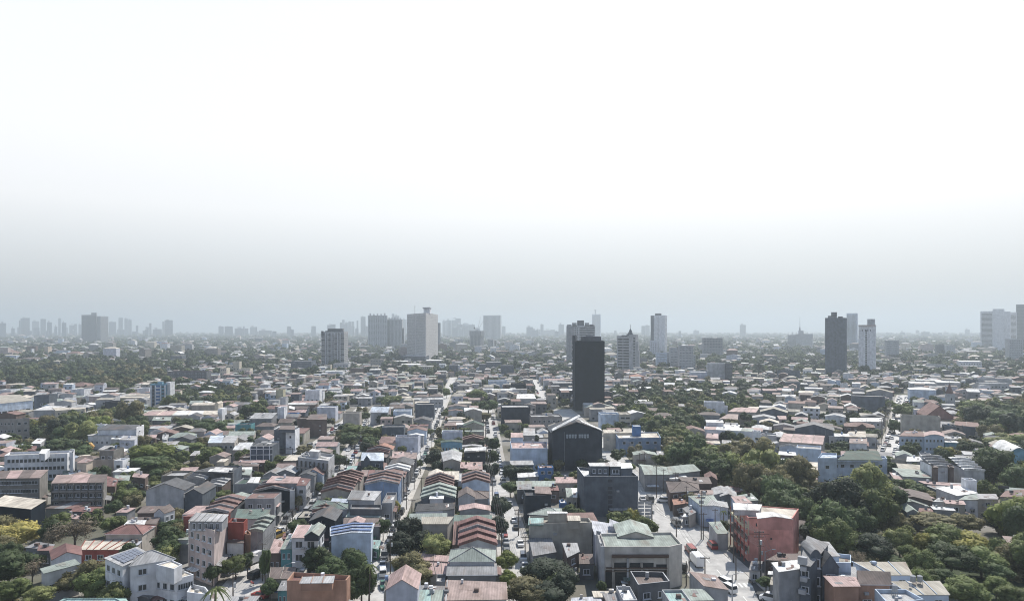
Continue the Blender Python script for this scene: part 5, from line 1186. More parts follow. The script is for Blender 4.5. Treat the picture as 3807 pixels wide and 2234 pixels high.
def ico(sub):
    t=(1+5**.5)/2; v=np.array([(-1,t,0),(1,t,0),(-1,-t,0),(1,-t,0),(0,-1,t),(0,1,t),(0,-1,-t),(0,1,-t),(t,0,-1),(t,0,1),(-t,0,-1),(-t,0,1)],float); v/=np.linalg.norm(v[0])
    f=[(0,11,5),(0,5,1),(0,1,7),(0,7,10),(0,10,11),(1,5,9),(5,11,4),(11,10,2),(10,7,6),(7,1,8),(3,9,4),(3,4,2),(3,2,6),(3,6,8),(3,8,9),(4,9,5),(2,4,11),(6,2,10),(8,6,7),(9,8,1)]
    v=list(map(tuple,v))
    for _ in range(sub):
        c={}; nf=[]
        def mid(a,b):
            k=(min(a,b),max(a,b))
            if k not in c: p=np.array(v[a])+np.array(v[b]); p/=np.linalg.norm(p); c[k]=len(v); v.append(tuple(p))
            return c[k]
        for a,b,d in f: x,y,z=mid(a,b),mid(b,d),mid(d,a); nf+=[(a,x,z),(b,y,x),(d,z,y),(x,y,z)]
        f=nf
    return np.array(v),np.array(f)
I1=ico(1)
def crown_arrays(seed,nclump,nleaf,leaf,core=.82,flat=.8):
    """unit crown: clumps scattered through an uneven dome, leaf faces on and between them"""
    R=np.random.RandomState(seed); V=[];Fa=[];off=0
    c=[]; 
    while len(c)<nclump:
        p=R.normal(size=3); p/=np.linalg.norm(p); p*=R.uniform(.35,.8); p[2]=p[2]*flat
        if p[2]>-.45: c.append(p)
    c=np.array(c); r=R.uniform(.22,.42,nclump)
    lob=R.uniform(.8,1.15,8)
    ang=((np.arctan2(c[:,1],c[:,0])+math.pi)/(2*math.pi)*8).astype(int)%8; c[:,:2]*=lob[ang][:,None]
    cv,cf=I1
    for i in range(nclump):
        vv=cv*r[i]*core*(1+.25*R.normal(size=(len(cv),1)).clip(-1,1))+c[i]; V.append(vv); Fa.append(cf+off); off+=len(vv)
    T=np.concatenate(V); FT=np.concatenate(Fa)
    ci=R.randint(0,nclump,nleaf); d=R.normal(size=(nleaf,3)); d/=np.linalg.norm(d,axis=1)[:,None]
    ctr=c[ci]+d*(r[ci]*R.uniform(.75,1.22,nleaf))[:,None]
    nn=d+R.normal(size=(nleaf,3))*.55+np.array([0,0,.35]); nn/=np.linalg.norm(nn,axis=1)[:,None]
    u=np.cross(nn,R.normal(size=(nleaf,3))); u/=np.linalg.norm(u,axis=1)[:,None]; w=np.cross(nn,u); s=leaf*R.uniform(.6,1.4,nleaf)[:,None]
    L=np.stack([ctr-u*s,ctr+w*s*.6,ctr+u*s,ctr-w*s*.6],1).reshape(-1,3); FL=np.arange(nleaf*4).reshape(-1,4)+len(T)
    return np.concatenate([T,L]),FT,FL
def np_mesh(name,V,FT,FL,mats,mi=None):
    me=bpy.data.meshes.new(name); nt_,nq=len(FT),len(FL); me.vertices.add(len(V)); me.vertices.foreach_set('co',V.astype(np.float32).ravel())
    me.loops.add(nt_*3+nq*4); me.polygons.add(nt_+nq); me.loops.foreach_set('vertex_index',np.concatenate([FT.ravel(),FL.ravel()]).astype(np.int32))
    st=np.concatenate([np.arange(nt_)*3,nt_*3+np.arange(nq)*4]).astype(np.int32); me.polygons.foreach_set('loop_start',st)
    for m in mats: me.materials.append(m)
    if mi is not None: me.polygons.foreach_set('material_index',mi.astype(np.int32))
    me.update(calc_edges=True); return me
HI=[crown_arrays(10+i,34,5200,.05) for i in range(4)]; MID=[crown_arrays(30+i,24,1900,.075) for i in range(4)]; LO=[crown_arrays(50+i,11,210,.15) for i in range(5)]
SP=[crown_arrays(70+i,16,2600,.04,core=.3) for i in range(2)]
crown_me={}
def crown_mesh(q,i,k):
    key=(q,i,k)
    if key not in crown_me: V,a,b=dict(h=HI,m=MID,s=SP)[q][i]; crown_me[key]=np_mesh('crown',V,a,b,[leafmat(k)])
    return crown_me[key]
def trunk_mesh():
    b=MB(); b.tube((0,0,-.05),(.1,0,1.6),.3,WOOD,7,.2)
    for k in range(5):
        a=k*1.26+.4; b.tube((.08,0,1.2+.12*k),(1.1*math.cos(a),1.1*math.sin(a),2.9+.15*k),.13,WOOD,5,.05)
    return b.mesh('trunk')
TRUNK=trunk_mesh(); TREES=[]
def tree_at(X,Y,r,k,tall=1.0,q=None,zc=None):
    q=q or ('s' if k=='grey' else 'h' if Y<270 else 'm'); i=random.randrange(2 if q=='s' else 4)
    zc=zc or (r*.8*tall+2.0); t=empty('tree',(X,Y,0),random.uniform(0,6.3)); c=bpy.data.objects.new('crown',crown_mesh(q,i,k)); COL.objects.link(c); c.parent=t
    c.location=(0,0,zc); c.scale=(r*1.02,r*1.02,r*.92*tall)
    u=bpy.data.objects.new('trunk',TRUNK); COL.objects.link(u); u.parent=t; s=zc/2.6; u.scale=(max(.5,r*.2),max(.5,r*.2),s)
    tag(t,None,'tree','trees of the city'); TREES.append((t,X,Y,r,k,zc)); return t
def tree_px(sec,cx,cy,rp,k,ry=None):
    x0,y0,s=SEC[sec]; px,py=x0+cx/s,y0+cy/s; rp/=s; ry=(ry or rp*s*.85)/s; D=F*CH/(py-HY)
    for _ in range(12): r=rp/F*D; tall=ry/rp/.92; zc=r*.92*tall*.85+1.6; D=F*(CH-zc)/(py-HY)
    return tree_at((px-PW/2)/F*D,D,r,k,tall,zc=zc)
TR='''
A2 250 560 330 yel 190
A2 1000 540 290 grey 200
A2 700 610 150 grey
A2 110 1010 330 dg 230
A2 430 1060 170 grey 150
A2 420 350 140 dg 80
A2 1480 440 130 mg
A2 1540 210 130 dg 110
A2 1640 60 150 mg 120
A2 1800 80 120 lg 110
A2 1620 600 260 olive 70
A2 2260 490 180 dg 130
A2 2270 740 180 dg 180
A2 1280 1210 290 mg 230
A2 900 1180 230 olive 170
A2 1470 1310 150 mg 110
A2 170 1300 230 mg 170
A2 520 1390 210 lg 120
A2 60 800 180 olive 150
A2 620 880 120 dg 90
A2 330 900 140 dg 80
B2 60 480 120 dg 130
B2 60 770 110 mg 110
B2 850 980 190 mg 140
B2 540 1090 110 dg 110
B2 1010 930 110 dg 130
B2 1245 960 75 dg 230
B2 1310 1270 130 dg 130
B2 700 70 140 mg 100
B2 1950 920 230 dg 190
B2 2150 1040 230 dg 190
B2 2440 960 200 dg 200
B2 2330 1180 180 dg 150
B2 1690 130 70 olive 90
C2 110 920 230 dg 190
C2 230 1180 220 dg 260
C2 110 1330 150 dg 160
C2 520 480 110 dg 130
C2 870 510 210 dark 190
C2 760 700 230 dark 190
C2 1040 680 200 dark 170
C2 880 1000 240 olive 190
C2 1010 1110 210 olive 150
C2 760 1080 130 mg 110
C2 1350 740 90 olive 120
C2 1560 315 90 mg 40
C2 2080 190 160 dark 170
C2 2070 470 150 dark 140
C2 2180 910 175 bright 130
C2 2190 1150 130 bright 120
C2 690 210 70 yg 110
D2 450 1080 380 dark 200
D2 200 1330 330 olive 190
D2 720 1260 260 dark 230
D2 480 1380 330 dark 180
D2 1630 340 110 yg 140
D2 1560 440 100 mg 60
D2 1210 1270 80 dg 90
E2 690 470 75 dg 95
E2 1830 300 200 dg 210
E2 2060 170 190 mg 130
E2 2300 130 190 mg 130
E2 1500 160 140 lg 90
E2 2330 430 220 mg 190
E2 2150 560 200 dg 180
E2 2290 720 170 dg 130
E2 2470 900 110 grey 150
E2 1250 1220 120 dg 80
E2 1270 60 130 lg 60
F2 120 420 240 mg 160
F2 130 650 160 dg 160
F2 570 440 150 olive 90
F2 520 760 300 dark 190
F2 690 640 170 olive 120
F2 960 540 110 lg 110
F2 1350 400 330 olive 120
F2 1750 420 200 olive 130
F2 1150 690 150 yg 160
F2 950 760 120 yg 90
F2 1480 640 300 mg 200
F2 1800 700 330 yg 180
F2 1550 880 330 dg 200
F2 1950 900 330 mg 210
F2 2190 780 190 mg 200
F2 2300 900 200 olive 190
F2 2150 1070 230 dg 150
F2 1250 980 200 dg 150
F2 1200 1140 220 mg 130
F2 1420 1150 200 dg 120
F2 1720 1340 320 mg 190
F2 2150 1250 180 mg 120
F2 2350 1380 230 mg 160
F2 2180 360 240 dark 170
F2 2050 220 150 grey 100
F2 2450 430 120 mg 90
F2 400 60 300 dg 130
F2 120 130 200 dg 130
F2 650 200 180 mg 130
F2 470 930 120 olive 70
F2 800 960 230 dg 80
F2 2440 950 110 grey 120
F 900 290 170 mg 100
F 1230 270 110 dg 60
F 790 500 110 dg 100
F 1480 850 120 yg 90
F 1630 880 80 olive 60
F 1810 800 170 dg 100
F 2080 950 230 dg 170
F 2230 1110 220 dg 150
F 2180 740 200 lg 90
F 2380 690 230 lg 100
F 2480 720 150 mg 110
F 1870 270 180 mg 110
F 2050 370 280 dg 140
F 2250 430 260 dg 130
F 2430 500 220 dark 120
F 2020 510 150 dg 80
F 2440 1140 120 olive 90
F 960 1310 180 mg 100
F 1120 1370 150 dg 100
F 1290 1440 130 olive 70
F 500 620 110 dg 90
F 130 790 90 lg 50
F 200 1350 280 mg 110
F 480 1430 250 dg 90
F 1310 160 60 dg 70
F 740 220 70 mg 60
F 60 1290 130 mg 70
A 330 90 130 dg 70
A 560 500 130 yg 90
A 700 600 130 dg 90
A 830 530 160 mg 110
A 1110 530 140 olive 110
A 960 430 120 dg 70
A 1190 390 120 dg 70
A 1480 380 150 mg 80
A 1730 360 120 dg 80
A 880 770 230 dg 120
A 1030 860 180 dg 90
A 1180 770 70 tanl 70
A 2000 880 310 bright 170
A 2010 1010 300 dg 120
A 2260 1050 150 mg 110
A 2120 1150 130 dg 90
A 2450 930 110 mg 110
A 150 730 110 mg 60
A 1640 1330 150 mg 100
A 200 1320 130 dg 110
A 1760 1410 120 mg 80
A 2080 1300 110 lg 60
A 450 600 90 dg 70
B 320 500 260 dg 110
B 560 540 180 dg 110
B 740 480 110 mg 80
B 270 800 200 mg 110
B 490 900 200 mg 130
B 640 840 140 mg 90
B 120 900 130 dg 90
B 130 1080 120 lg 80
B 1090 710 110 dg 80
B 1430 970 120 mg 80
B 2240 960 130 dg 100
B 2090 1210 90 dg 70
B 1970 1330 80 mg 70
B 600 1420 130 dg 70
B 760 320 90 dg 60
B 1150 1160 90 mg 50
B 2120 110 100 dg 70
B 2440 720 70 lg 60
C 170 570 260 mg 110
C 330 620 160 mg 120
C 80 680 150 dg 100
C 350 720 130 dg 80
C 540 410 130 dark 80
C 670 430 80 dark 70
C 280 380 90 dg 60
C 640 170 150 mg 80
C 500 170 90 dg 60
C 940 60 130 dg 70
C 1370 60 60 mg 70
C 1790 110 160 mg 110
C 1930 240 140 dg 90
C 1860 380 140 olive 60
C 2250 210 90 dark 60
C 1980 740 130 dg 110
C 1950 930 130 dg 110
C 1960 1090 130 dark 100
C 2220 1120 120 dark 110
C 2220 1340 130 dg 90
C 1230 920 120 dark 110
C 1240 1050 110 dark 90
C 680 930 60 dg 50
C 980 1010 60 mg 70
C 1540 1370 60 mg 50
C 1150 590 50 mg 50
D 1430 890 120 dg 90
D 590 150 90 dg 60
D 330 320 110 dg 50
D 1580 1050 90 mg 60
D 1500 300 110 mg 80
D 1400 60 110 dg 80
'''
for l in TR.strip().split('\n'):
    a=l.split(); tree_px(a[0],float(a[1]),float(a[2]),float(a[3]),a[4],float(a[5]) if len(a)>5 else None)
def palm_px(sec,cx,cy,rp,label,H=9):
    x0,y0,s=SEC[sec]; D=F*(CH-H)/(y0+cy/s-HY); X=(x0+cx/s-PW/2)/F*D; r=rp/s/F*D; t=empty('palm_tree',(X,D,0)); tag(t,label,'palm tree')
    m=MB(); m.tube((0,0,0),(.25,.1,H),.22,WOOD,7,.13); m.build('trunk',t); m=MB(); lm=leafmat('mg')
    for k in range(15):
        a=k*2.4; up=random.uniform(.1,.7); prev=None
        for j in range(6):
            u=j/5; x=r*u*math.cos(a); y=r*u*math.sin(a); z=H+r*(up*u-.95*u*u); w_=.09*r*(1-u*.8)+.05; nx,ny=-math.sin(a)*w_,math.cos(a)*w_
            cur=((.25+x-nx,.1+y-ny,z-w_*.7),(.25+x,.1+y,z),(.25+x+nx,.1+y+ny,z-w_*.7))
            if prev: m.poly([prev[0],cur[0],cur[1],prev[1]],lm); m.poly([prev[1],cur[1],cur[2],prev[2]],lm)
            prev=cur
    m.build('crown',t)
palm_px('B2',560,1310,210,'coconut palm beside the pink apartment block street corner',8)
palm_px('D',110,480,45,'left palm before the dark green windowless wall'); palm_px('D',190,490,45,'right palm before the dark green windowless wall')
palm_px('E2',680,270,60,'small palm before the pale blue fronted house',6); palm_px('C2',330,1000,120,'palm with hanging fronds by the left street')
# ---------------------------------------------------------------- roads
ROAD=newmat('concrete_road',(.5,.49,.47),.9,'road',.2); ASPH=newmat('asphalt',(.09,.095,.1),.9,'road',.2); PAVE=newmat('pavement_concrete',(.42,.4,.37),.9,'road',.2)
MARK=newmat('road_paint',(.7,.7,.66),.8)
gm=MB(); gm.poly([(-42000,-500,0),(42000,-500,0),(42000,42000,0),(-42000,42000,0)],newmat('earth',(.15,.14,.125),.95,'road',.1)); g=gm.build('ground'); tag(g,kind='structure')
# near, the ground is a patchwork of bare earth, concrete yards and scrub
gmat=MC[('earth','road')]; t=gmat.node_tree; b=t.nodes['Principled BSDF']; tcx=t.nodes.new('ShaderNodeTexCoord'); n1=t.nodes.new('ShaderNodeTexNoise'); n1.inputs['Scale'].default_value=.02; n1.inputs['Detail'].default_value=6; t.links.new(tcx.outputs['Object'],n1.inputs['Vector'])
cr=t.nodes.new('ShaderNodeValToRGB'); e=cr.color_ramp.elements; e[0].position=.38; e[0].color=(.06,.075,.045,1); e[1].position=.62; e[1].color=(.26,.25,.235,1); q=e.new(.5); q.color=(.16,.15,.125,1); t.links.new(n1.outputs[0],cr.inputs[0]); t.links.new(cr.outputs[0],b.inputs['Base Color'])
STREETS=[]
def road(name,pts,hw,mat,z=.012,side=1.6,label=None):
    L,R,L2,R2=[],[],[],[]
    for i,(x,y) in enumerate(pts):
        a=pts[max(0,i-1)]; b=pts[min(len(pts)-1,i+1)]; d=Vector((b[0]-a[0],b[1]-a[1])).normalized(); n=Vector((-d.y,d.x))
        L.append((x+n.x*hw,y+n.y*hw)); R.append((x-n.x*hw,y-n.y*hw)); L2.append((x+n.x*(hw+side),y+n.y*(hw+side))); R2.append((x-n.x*(hw+side),y-n.y*(hw+side)))
    m=MB()
    for i in range(len(pts)-1): m.poly([(*R[i],z),(*R[i+1],z),(*L[i+1],z),(*L[i],z)],mat)
    o=m.build(name); tag(o,kind='structure')
    if side:
        for s,(P,Q) in enumerate(((L,L2),(R,R2))):
            m=MB()
            for i in range(len(pts)-1): m.prism([P[i],P[i+1],Q[i+1],Q[i]] if s==1 else [Q[i],Q[i+1],P[i+1],P[i]],0,.13,PAVE)
            o=m.build('pavement'); tag(o,kind='structure')
    for i in range(len(pts)-1): STREETS.append((pts[i],pts[i+1],hw+side+.8))
    return L,R
S1=[(-30.5,130),(-32,161),(-36,180),(-39,215),(-41.5,255),(-44.5,330),(-50,430),(-57.5,561),(-66,720),(-76,900)]
S2=[(3,150),(0,205),(-5.5,280),(-9,345),(-12,412),(-14.5,460),(-20,560)]
S3=[(-64,140),(-65,166),(-68.5,200),(-72,239),(-73.5,295),(-81,350),(-88,400),(-95,460),(-108,560)]
S4=[(-103,300),(-104.5,325),(-106,385),(-112,470),(-120,560)]
MAIN=[(54.5,140),(53.2,170),(51.8,200),(50.6,240),(48.5,300),(46.8,343),(44,430),(38,540)]
RT=[(176,320),(189,346),(240,430),(300,535),(372,656)]
S5=[(27,560),(28.6,640),(28,720),(26,860)]
road('street',S1,3.4,ROAD); road('street',S2,3.2,ROAD); road('street',S3,3.3,ROAD); road('street',S4,2.4,ROAD); road('road',MAIN,6.4,ROAD,side=2.2); road('street',RT,4.6,ROAD); road('street',S5,3.5,ROAD)
road('forecourt',[(61,150),(66,176),(68,196)],6,ASPH,z=.016,side=0)
def paint(name,polys):
    m=MB()
    for p in polys: m.poly([(*q,.022) for q in p],MARK)
    tag(m.build(name),kind='structure')
def along(path,s,off):
    d=0
    for a,b in zip(path,path[1:]):
        L=math.dist(a,b)
        if d+L>=s or b is path[-1]:
            t=(s-d)/L; u=((b[0]-a[0])/L,(b[1]-a[1])/L); return (a[0]+u[0]*L*t+u[1]*off,a[1]+u[1]*L*t-u[0]*off,math.atan2(-u[0],u[1]))
        d+=L
dash=[]
for k in range(28):
    x,y,a=along(MAIN,8+k*9,0); dash.append([(x-.1,y),(x+.1,y),(x+.1,y+4),(x-.1,y+4)])
paint('lane_marking',dash)
x0,y0=ground(2500+760/3.6,1824+1265/3.6); paint('crosswalk',[[(x0-5.5+k*1.15,y0-1.2),(x0-4.95+k*1.15,y0-1.2),(x0-4.95+k*1.15,y0+1.6),(x0-5.5+k*1.15,y0+1.6)] for k in range(10)])
# ---------------------------------------------------------------- vehicles
PAINT=dict(white=(.7,.71,.72),silver=(.4,.41,.43),grey=(.14,.145,.15),black=(.015,.016,.018),red=(.27,.04,.035),blue=(.07,.11,.22),yellow=(.45,.3,.07),green=(.04,.16,.1))
def side_profile(m,prof,w,mat):
    n=len(prof); hw=[p[2]*w/2 if len(p)>2 else w/2 for p in prof]
    l=[(-h,p[0],p[1]) for p,h in zip(prof,hw)]; r=[(h,p[0],p[1]) for p,h in zip(prof,hw)]
    m.poly(l[::-1] if False else l,mat); m.poly(r[::-1],mat)
    for i in range(n): j=(i+1)%n; m.poly([l[j],l[i],r[i],r[j]],mat)
SHAPES=dict(
 sedan=dict(b=[(-2.2,.25),(2.2,.25),(2.25,.7),(1.1,.92),(-1.6,.95),(-2.25,.9)],g=[(-1.5,.93,.95),(1.0,.9,.95),(.35,1.42,.8),(-.95,1.44,.8)],r=(-.9,.3,1.45),w=1.75,wb=1.35),
 van=dict(b=[(-2.3,.3),(2.25,.3),(2.3,1),(1.7,1.25),(-2.35,1.2)],g=[(-2.3,1.2,.97),(1.65,1.22,.97),(.95,1.9,.85),(-2.2,1.92,.85)],r=(-2.15,.9,1.93),w=1.8,wb=1.45),
 truck=dict(b=[(-3.4,.5),(3.1,.5),(3.15,1.5),(2.9,2.2),(1.6,2.3),(1.55,2.9),(-3.4,2.9)],g=[(2.2,1.55,1.01),(3.16,1.5,.9),(2.95,2.15,.88),(2.2,2.15,1.01)],r=(-3.3,1.5,2.92),w=2.1,wb=2.2),
 jeepney=dict(b=[(-3,.45),(2.9,.45),(3,1.1),(1.9,1.3),(-3,1.2)],g=[(-2.9,1.2,.98),(1.7,1.28,.98),(1.4,2.15,.95),(-2.9,2.15,.95)],r=(-3.1,1.5,2.17),w=1.95,wb=1.9))
CM={}
def car_meshes(kind,col):
    k=(kind,col)
    if k not in CM:
        s=SHAPES[kind]; P=newmat('paint_'+col,PAINT[col],.3,'plain',.5); b=MB(); side_profile(b,s['b'],s['w'],P); g=MB(); side_profile(g,s['g'],s['w'],GLASS)
        r=MB(); r.box(-s['w']*.4,s['w']*.4,s['r'][0],s['r'][1],s['r'][2]-.02,s['r'][2]+.05,P)
        wh=MB()
        for i in range(10):
            a0,a1=2*math.pi*i/10,2*math.pi*(i+1)/10; wh.poly([(-.11,.33*math.cos(a0),.33*math.sin(a0)),(-.11,.33*math.cos(a1),.33*math.sin(a1)),(.11,.33*math.cos(a1),.33*math.sin(a1)),(.11,.33*math.cos(a0),.33*math.sin(a0))],RUB)
        for sx_ in(-.11,.11): wh.poly([(sx_,.33*math.cos(2*math.pi*i/10),.33*math.sin(2*math.pi*i/10)) for i in range(10)],RUB); wh.poly([(sx_*1.1,.18*math.cos(2*math.pi*i/8),.18*math.sin(2*math.pi*i/8)) for i in range(8)],METAL)
        al=MB()
        side_profile(al,s['b'],s['w'],P); side_profile(al,s['g'],s['w'],GLASS); al.box(-s['w']*.4,s['w']*.4,s['r'][0],s['r'][1],s['r'][2]-.02,s['r'][2]+.05,P)
        for x in(-1,1):
            for y in(-1,1): al.box(x*s['w']/2-.12,x*s['w']/2+.1,y*s['wb']-.3,y*s['wb']+.3,0,.6,RUB)
        lm=MB(); 
        CM[k]=(b.mesh('body'),g.mesh('windows'),r.mesh('roof'),wh.mesh('wheel'),al.mesh('car_body'),s)
    return CM[k]
NMS=dict(sedan=('parked_car','car'),van=('parked_van','van'),truck=('delivery_truck','truck'),jeepney=('jeepney','jeepney'))
def vehicle(kind,col,x,y,a,label=None,group=None,z=.02):
    M=car_meshes(kind,col); nm,ct=NMS[kind]
    if y<265:
        t=empty(nm,(x,y,z),a)
        for n_,me in (('body',M[0]),('window',M[1]),('roof',M[2])): o=bpy.data.objects.new(n_,me); COL.objects.link(o); o.parent=t
        s=M[5]
        for sx_ in(-1,1):
            for sy in(-1,1): o=bpy.data.objects.new('wheel',M[3]); COL.objects.link(o); o.parent=t; o.location=(sx_*(s['w']/2-.08),sy*s['wb'],.33)
        hl=newmat('lamp_glass',(.7,.7,.65),.3)
        for sx_ in(-1,1):
            m=MB(); yy=max(p[0] for p in s['b'] if p[1]<1.2); m.box(sx_*s['w']*.34-.16,sx_*s['w']*.34+.16,yy-.06,yy+.02,.55,.75,hl); m.build('headlight',t)
    else: t=bpy.data.objects.new(nm,M[4]); COL.objects.link(t); t.location=(x,y,z); t.rotation_euler=(0,0,a)
    tag(t,label,ct,group); return t
CARS=[]
def line_cars(path,hw,name,start,end,p=.8,cols=None):
    for side,sn in((-1,'left'),(1,'right')):
        s=start+random.uniform(0,4); k=0
        while s<end:
            if random.random()<p:
                x,y,a=along(path,s,side*(hw-1.15))
                kind=random.choices(['sedan','van','jeepney'],[.55,.37,.08])[0]; col=random.choices(list(PAINT),[42,24,12,14,4,3,0,1])[0]
                if kind=='jeepney': col=random.choice(['white','silver','grey'])
                t=vehicle(kind,col,x,y,a+(math.pi if random.random()<.5 else 0)+random.uniform(-.04,.04),None,'vehicles parked along '+name); CARS.append((t,kind,col,name,sn,y))
            s+=random.uniform(5.2,8.5)
SN=['the central street','the side street','the left street','the far left street','the wide right street','the street beyond the black tower']
line_cars(S1,3.4,SN[0],36,420,.85); line_cars(S2,3.2,SN[1],30,330,.55); line_cars(S3,3.3,SN[2],45,330,.6); line_cars(S4,2.4,SN[3],10,150,.75); line_cars(RT,4.6,SN[4],25,360,.9)
for k in range(26):   # second and third rows: the right hand street is full of standing cars
    x,y,a=along(RT,30+k*13+random.uniform(-2,2),random.choice([-1.5,1.8])); col=random.choice(['white','silver','black','white']); CARS.append((vehicle('sedan',col,x,y,a,None,'vehicles parked along '+SN[4]),'sedan',col,SN[4],'middle',y))
line_cars(S5,4.5,SN[5],60,260,.3)
# left-hand street and main road: the ones that stand out
def veh_px(kind,col,sec,cx,cy,label,turn=0,path=MAIN):
    x0,y0,s=SEC[sec]; X,Y=ground(x0+cx/s,y0+cy/s,.6); return vehicle(kind,col,X,Y,math.radians(turn)+.03,label)
veh_px('jeepney','red','E2',245,800,'red and white jeepney driving down the main road')
veh_px('truck','white','E2',325,950,'white box truck on the main road at the corner store')
veh_px('van','black','E2',75,1030,'black car by the corner store entrance',60)
veh_px('van','red','E2',535,735,'dark red jeep at the right kerb of the main road')
veh_px('jeepney','grey','D2',2205,430,'grey jeepney in the middle of the main road')
veh_px('sedan','silver','D2',1760,105,'silver car on the main road below the slate block')
veh_px('jeepney','grey','D2',1858,112,'small dark jeepney next to a silver car far up the road')
veh_px('van','white','D2',2040,130,'white pickup standing before a shack right of the road',70)
veh_px('van','white','E2',690,1225,'white van coming out behind the wedge shaped house',20)
veh_px('van','white','E2',745,1310,'white van at the zebra crossing',20)
veh_px('van','white','E2',1310,1440,'white car with a dark windscreen at the bottom edge',55)
veh_px('van','black','C2',365,1270,'black van parked at the lower end of the central street')
veh_px('truck','white','B2',1110,930,'white van between trees on the left street',-25)
veh_px('jeepney','yellow','B2',1395,605,'yellow and red jeepney on the left street',-25)
veh_px('sedan','white','B2',1455,525,'white car behind the yellow jeepney',-25)
veh_px('van','black','B2',1130,1130,'black car under the trees of the left street',-25)
veh_px('sedan','red','B2',1180,1385,'dark red car parked at the street corner near the bottom',60)
veh_px('sedan','white','D',1243,935,'white car turning beside the huge dark gable')
veh_px('van','white','D2',1500,1265,'white van parked in the yard of the corner store')
veh_px('van','black','C2',765,280,'black car in front of a dark tree on the central street')
def two_wheeler(sec,cx,cy,label,col='black',a=0.):
    x0,y0,s=SEC[sec]; X,Y=ground(x0+cx/s,y0+cy/s,.4); t=empty('motorcycle',(X,Y,.02),a); tag(t,label,'motorcycle'); P=newmat('paint_'+col,PAINT[col],.3,'plain',.5)
    m=MB(); side_profile(m,[(-.7,.55),(-.2,.45),(.5,.5),(.65,.95),(.4,.9),(.1,.78),(-.75,.85)],.3,P); m.build('body',t)
    for y in(-.62,.62):
        m=MB(); 
        for i in range(10): a0,a1=.628*i,.628*(i+1); m.poly([(-.05,y+.3*math.cos(a0),.3+.3*math.sin(a0)),(-.05,y+.3*math.cos(a1),.3+.3*math.sin(a1)),(.05,y+.3*math.cos(a1),.3+.3*math.sin(a1)),(.05,y+.3*math.cos(a0),.3+.3*math.sin(a0))],RUB)
        m.build('wheel',t)
    m=MB(); m.tube((-.32,.5,1.02),(.32,.5,1.02),.025,METAL); m.build('handlebar',t); return t
def person(X,Y,z,a,shirt,trousers,label,seat=False):
    """one skinned figure; walking, or riding when seat is set"""
    J={0:(0,0,.92),1:(0,0,1.15),2:(0,0,1.42),3:(0,.02,1.55),4:(0,.03,1.68),5:(-.19,0,1.4),6:(-.24,.05,1.14),7:(-.23,.16,.92),8:(.19,0,1.4),9:(.24,-.03,1.14),10:(.24,.06,.9),11:(-.1,0,.88),12:(-.11,.14,.5),13:(-.11,.08,.08),14:(-.11,.22,.04),15:(.1,0,.88),16:(.11,.02,.48),17:(.11,-.22,.1),18:(.11,-.1,.04)}
    if seat:
        J.update({12:(-.2,.42,.8),13:(-.2,.4,.4),14:(-.2,.52,.38),16:(.2,.42,.8),17:(.2,.4,.4),18:(.2,.52,.38),7:(-.25,.45,1.05),10:(.25,.45,1.05)})
    R={0:.15,1:.14,2:.16,3:.06,4:.1,5:.075,6:.05,7:.04,8:.075,9:.05,10:.04,11:.1,12:.065,13:.045,14:.04,15:.1,16:.065,17:.045,18:.04}
    E=[(0,1),(1,2),(2,3),(3,4),(2,5),(5,6),(6,7),(2,8),(8,9),(9,10),(0,11),(11,12),(12,13),(13,14),(0,15),(15,16),(16,17),(17,18)]
    me=bpy.data.meshes.new('person'); me.from_pydata([J[i] for i in range(19)],E,[]); o=bpy.data.objects.new('person',me); COL.objects.link(o)
    md=o.modifiers.new('s','SKIN'); 
    if not me.skin_vertices: me.skin_vertices.new()
    for i in range(19): me.skin_vertices[0].data[i].radius=(R[i],R[i]); me.skin_vertices[0].data[i].use_root=(i==0)
    o.modifiers.new('u','SUBSURF').levels=1
    m=bpy.data.materials.new('clothing'); m.use_nodes=True; t=m.node_tree; b=t.nodes['Principled BSDF']; tc_=t.nodes.new('ShaderNodeTexCoord'); s_=t.nodes.new('ShaderNodeSeparateXYZ'); c_=t.nodes.new('ShaderNodeValToRGB'); c_.color_ramp.interpolation='CONSTANT'
    d_=t.nodes.new('ShaderNodeMath'); d_.operation='DIVIDE'; d_.inputs[1].default_value=1.8; t.links.new(tc_.outputs['Object'],s_.inputs[0]); t.links.new(s_.outputs[2],d_.inputs[0]); t.links.new(d_.outputs[0],c_.inputs[0])
    e=c_.color_ramp.elements; e[0].position=0; e[0].color=(*trousers,1); e[1].position=.5; e[1].color=(*shirt,1)
    for p_,cc in((.82,(.3,.18,.12)),(.925,(.02,.015,.012))): q_=e.new(p_); q_.color=(*cc,1)
    t.links.new(c_.outputs[0],b.inputs['Base Color']); me.materials.append(m)
    o.location=(X,Y,z); o.rotation_euler=(0,0,a); tag(o,label,'person'); return o
x,y=ground(1900+1255/3.6,1440+1020/3.6); person(x,y,.02,3,(.12,.12,.14),(.05,.05,.07),'person in dark clothes walking beside the huge dark gable')
x,y=ground(1280+2000/3.6,1824-40/3.6); person(x,y,.15,0,(.6,.6,.6),(.1,.1,.15),'person in a white shirt walking by the side street')
x,y=ground(2500+1045/3.6,1824+1215/3.6,.4); two_wheeler('E2',1045,1225,'motorcycle crossing the shadowed forecourt','black',.3); person(x,y,.02,.3,(.5,.5,.52),(.04,.05,.08),'rider in a pale shirt on the forecourt motorcycle',True)
two_wheeler('D2',2230,1150,'motorcycle parked beside the corner store','black',.5); two_wheeler('B2',1070,1240,'motorcycle parked at the left street corner','red',.8)
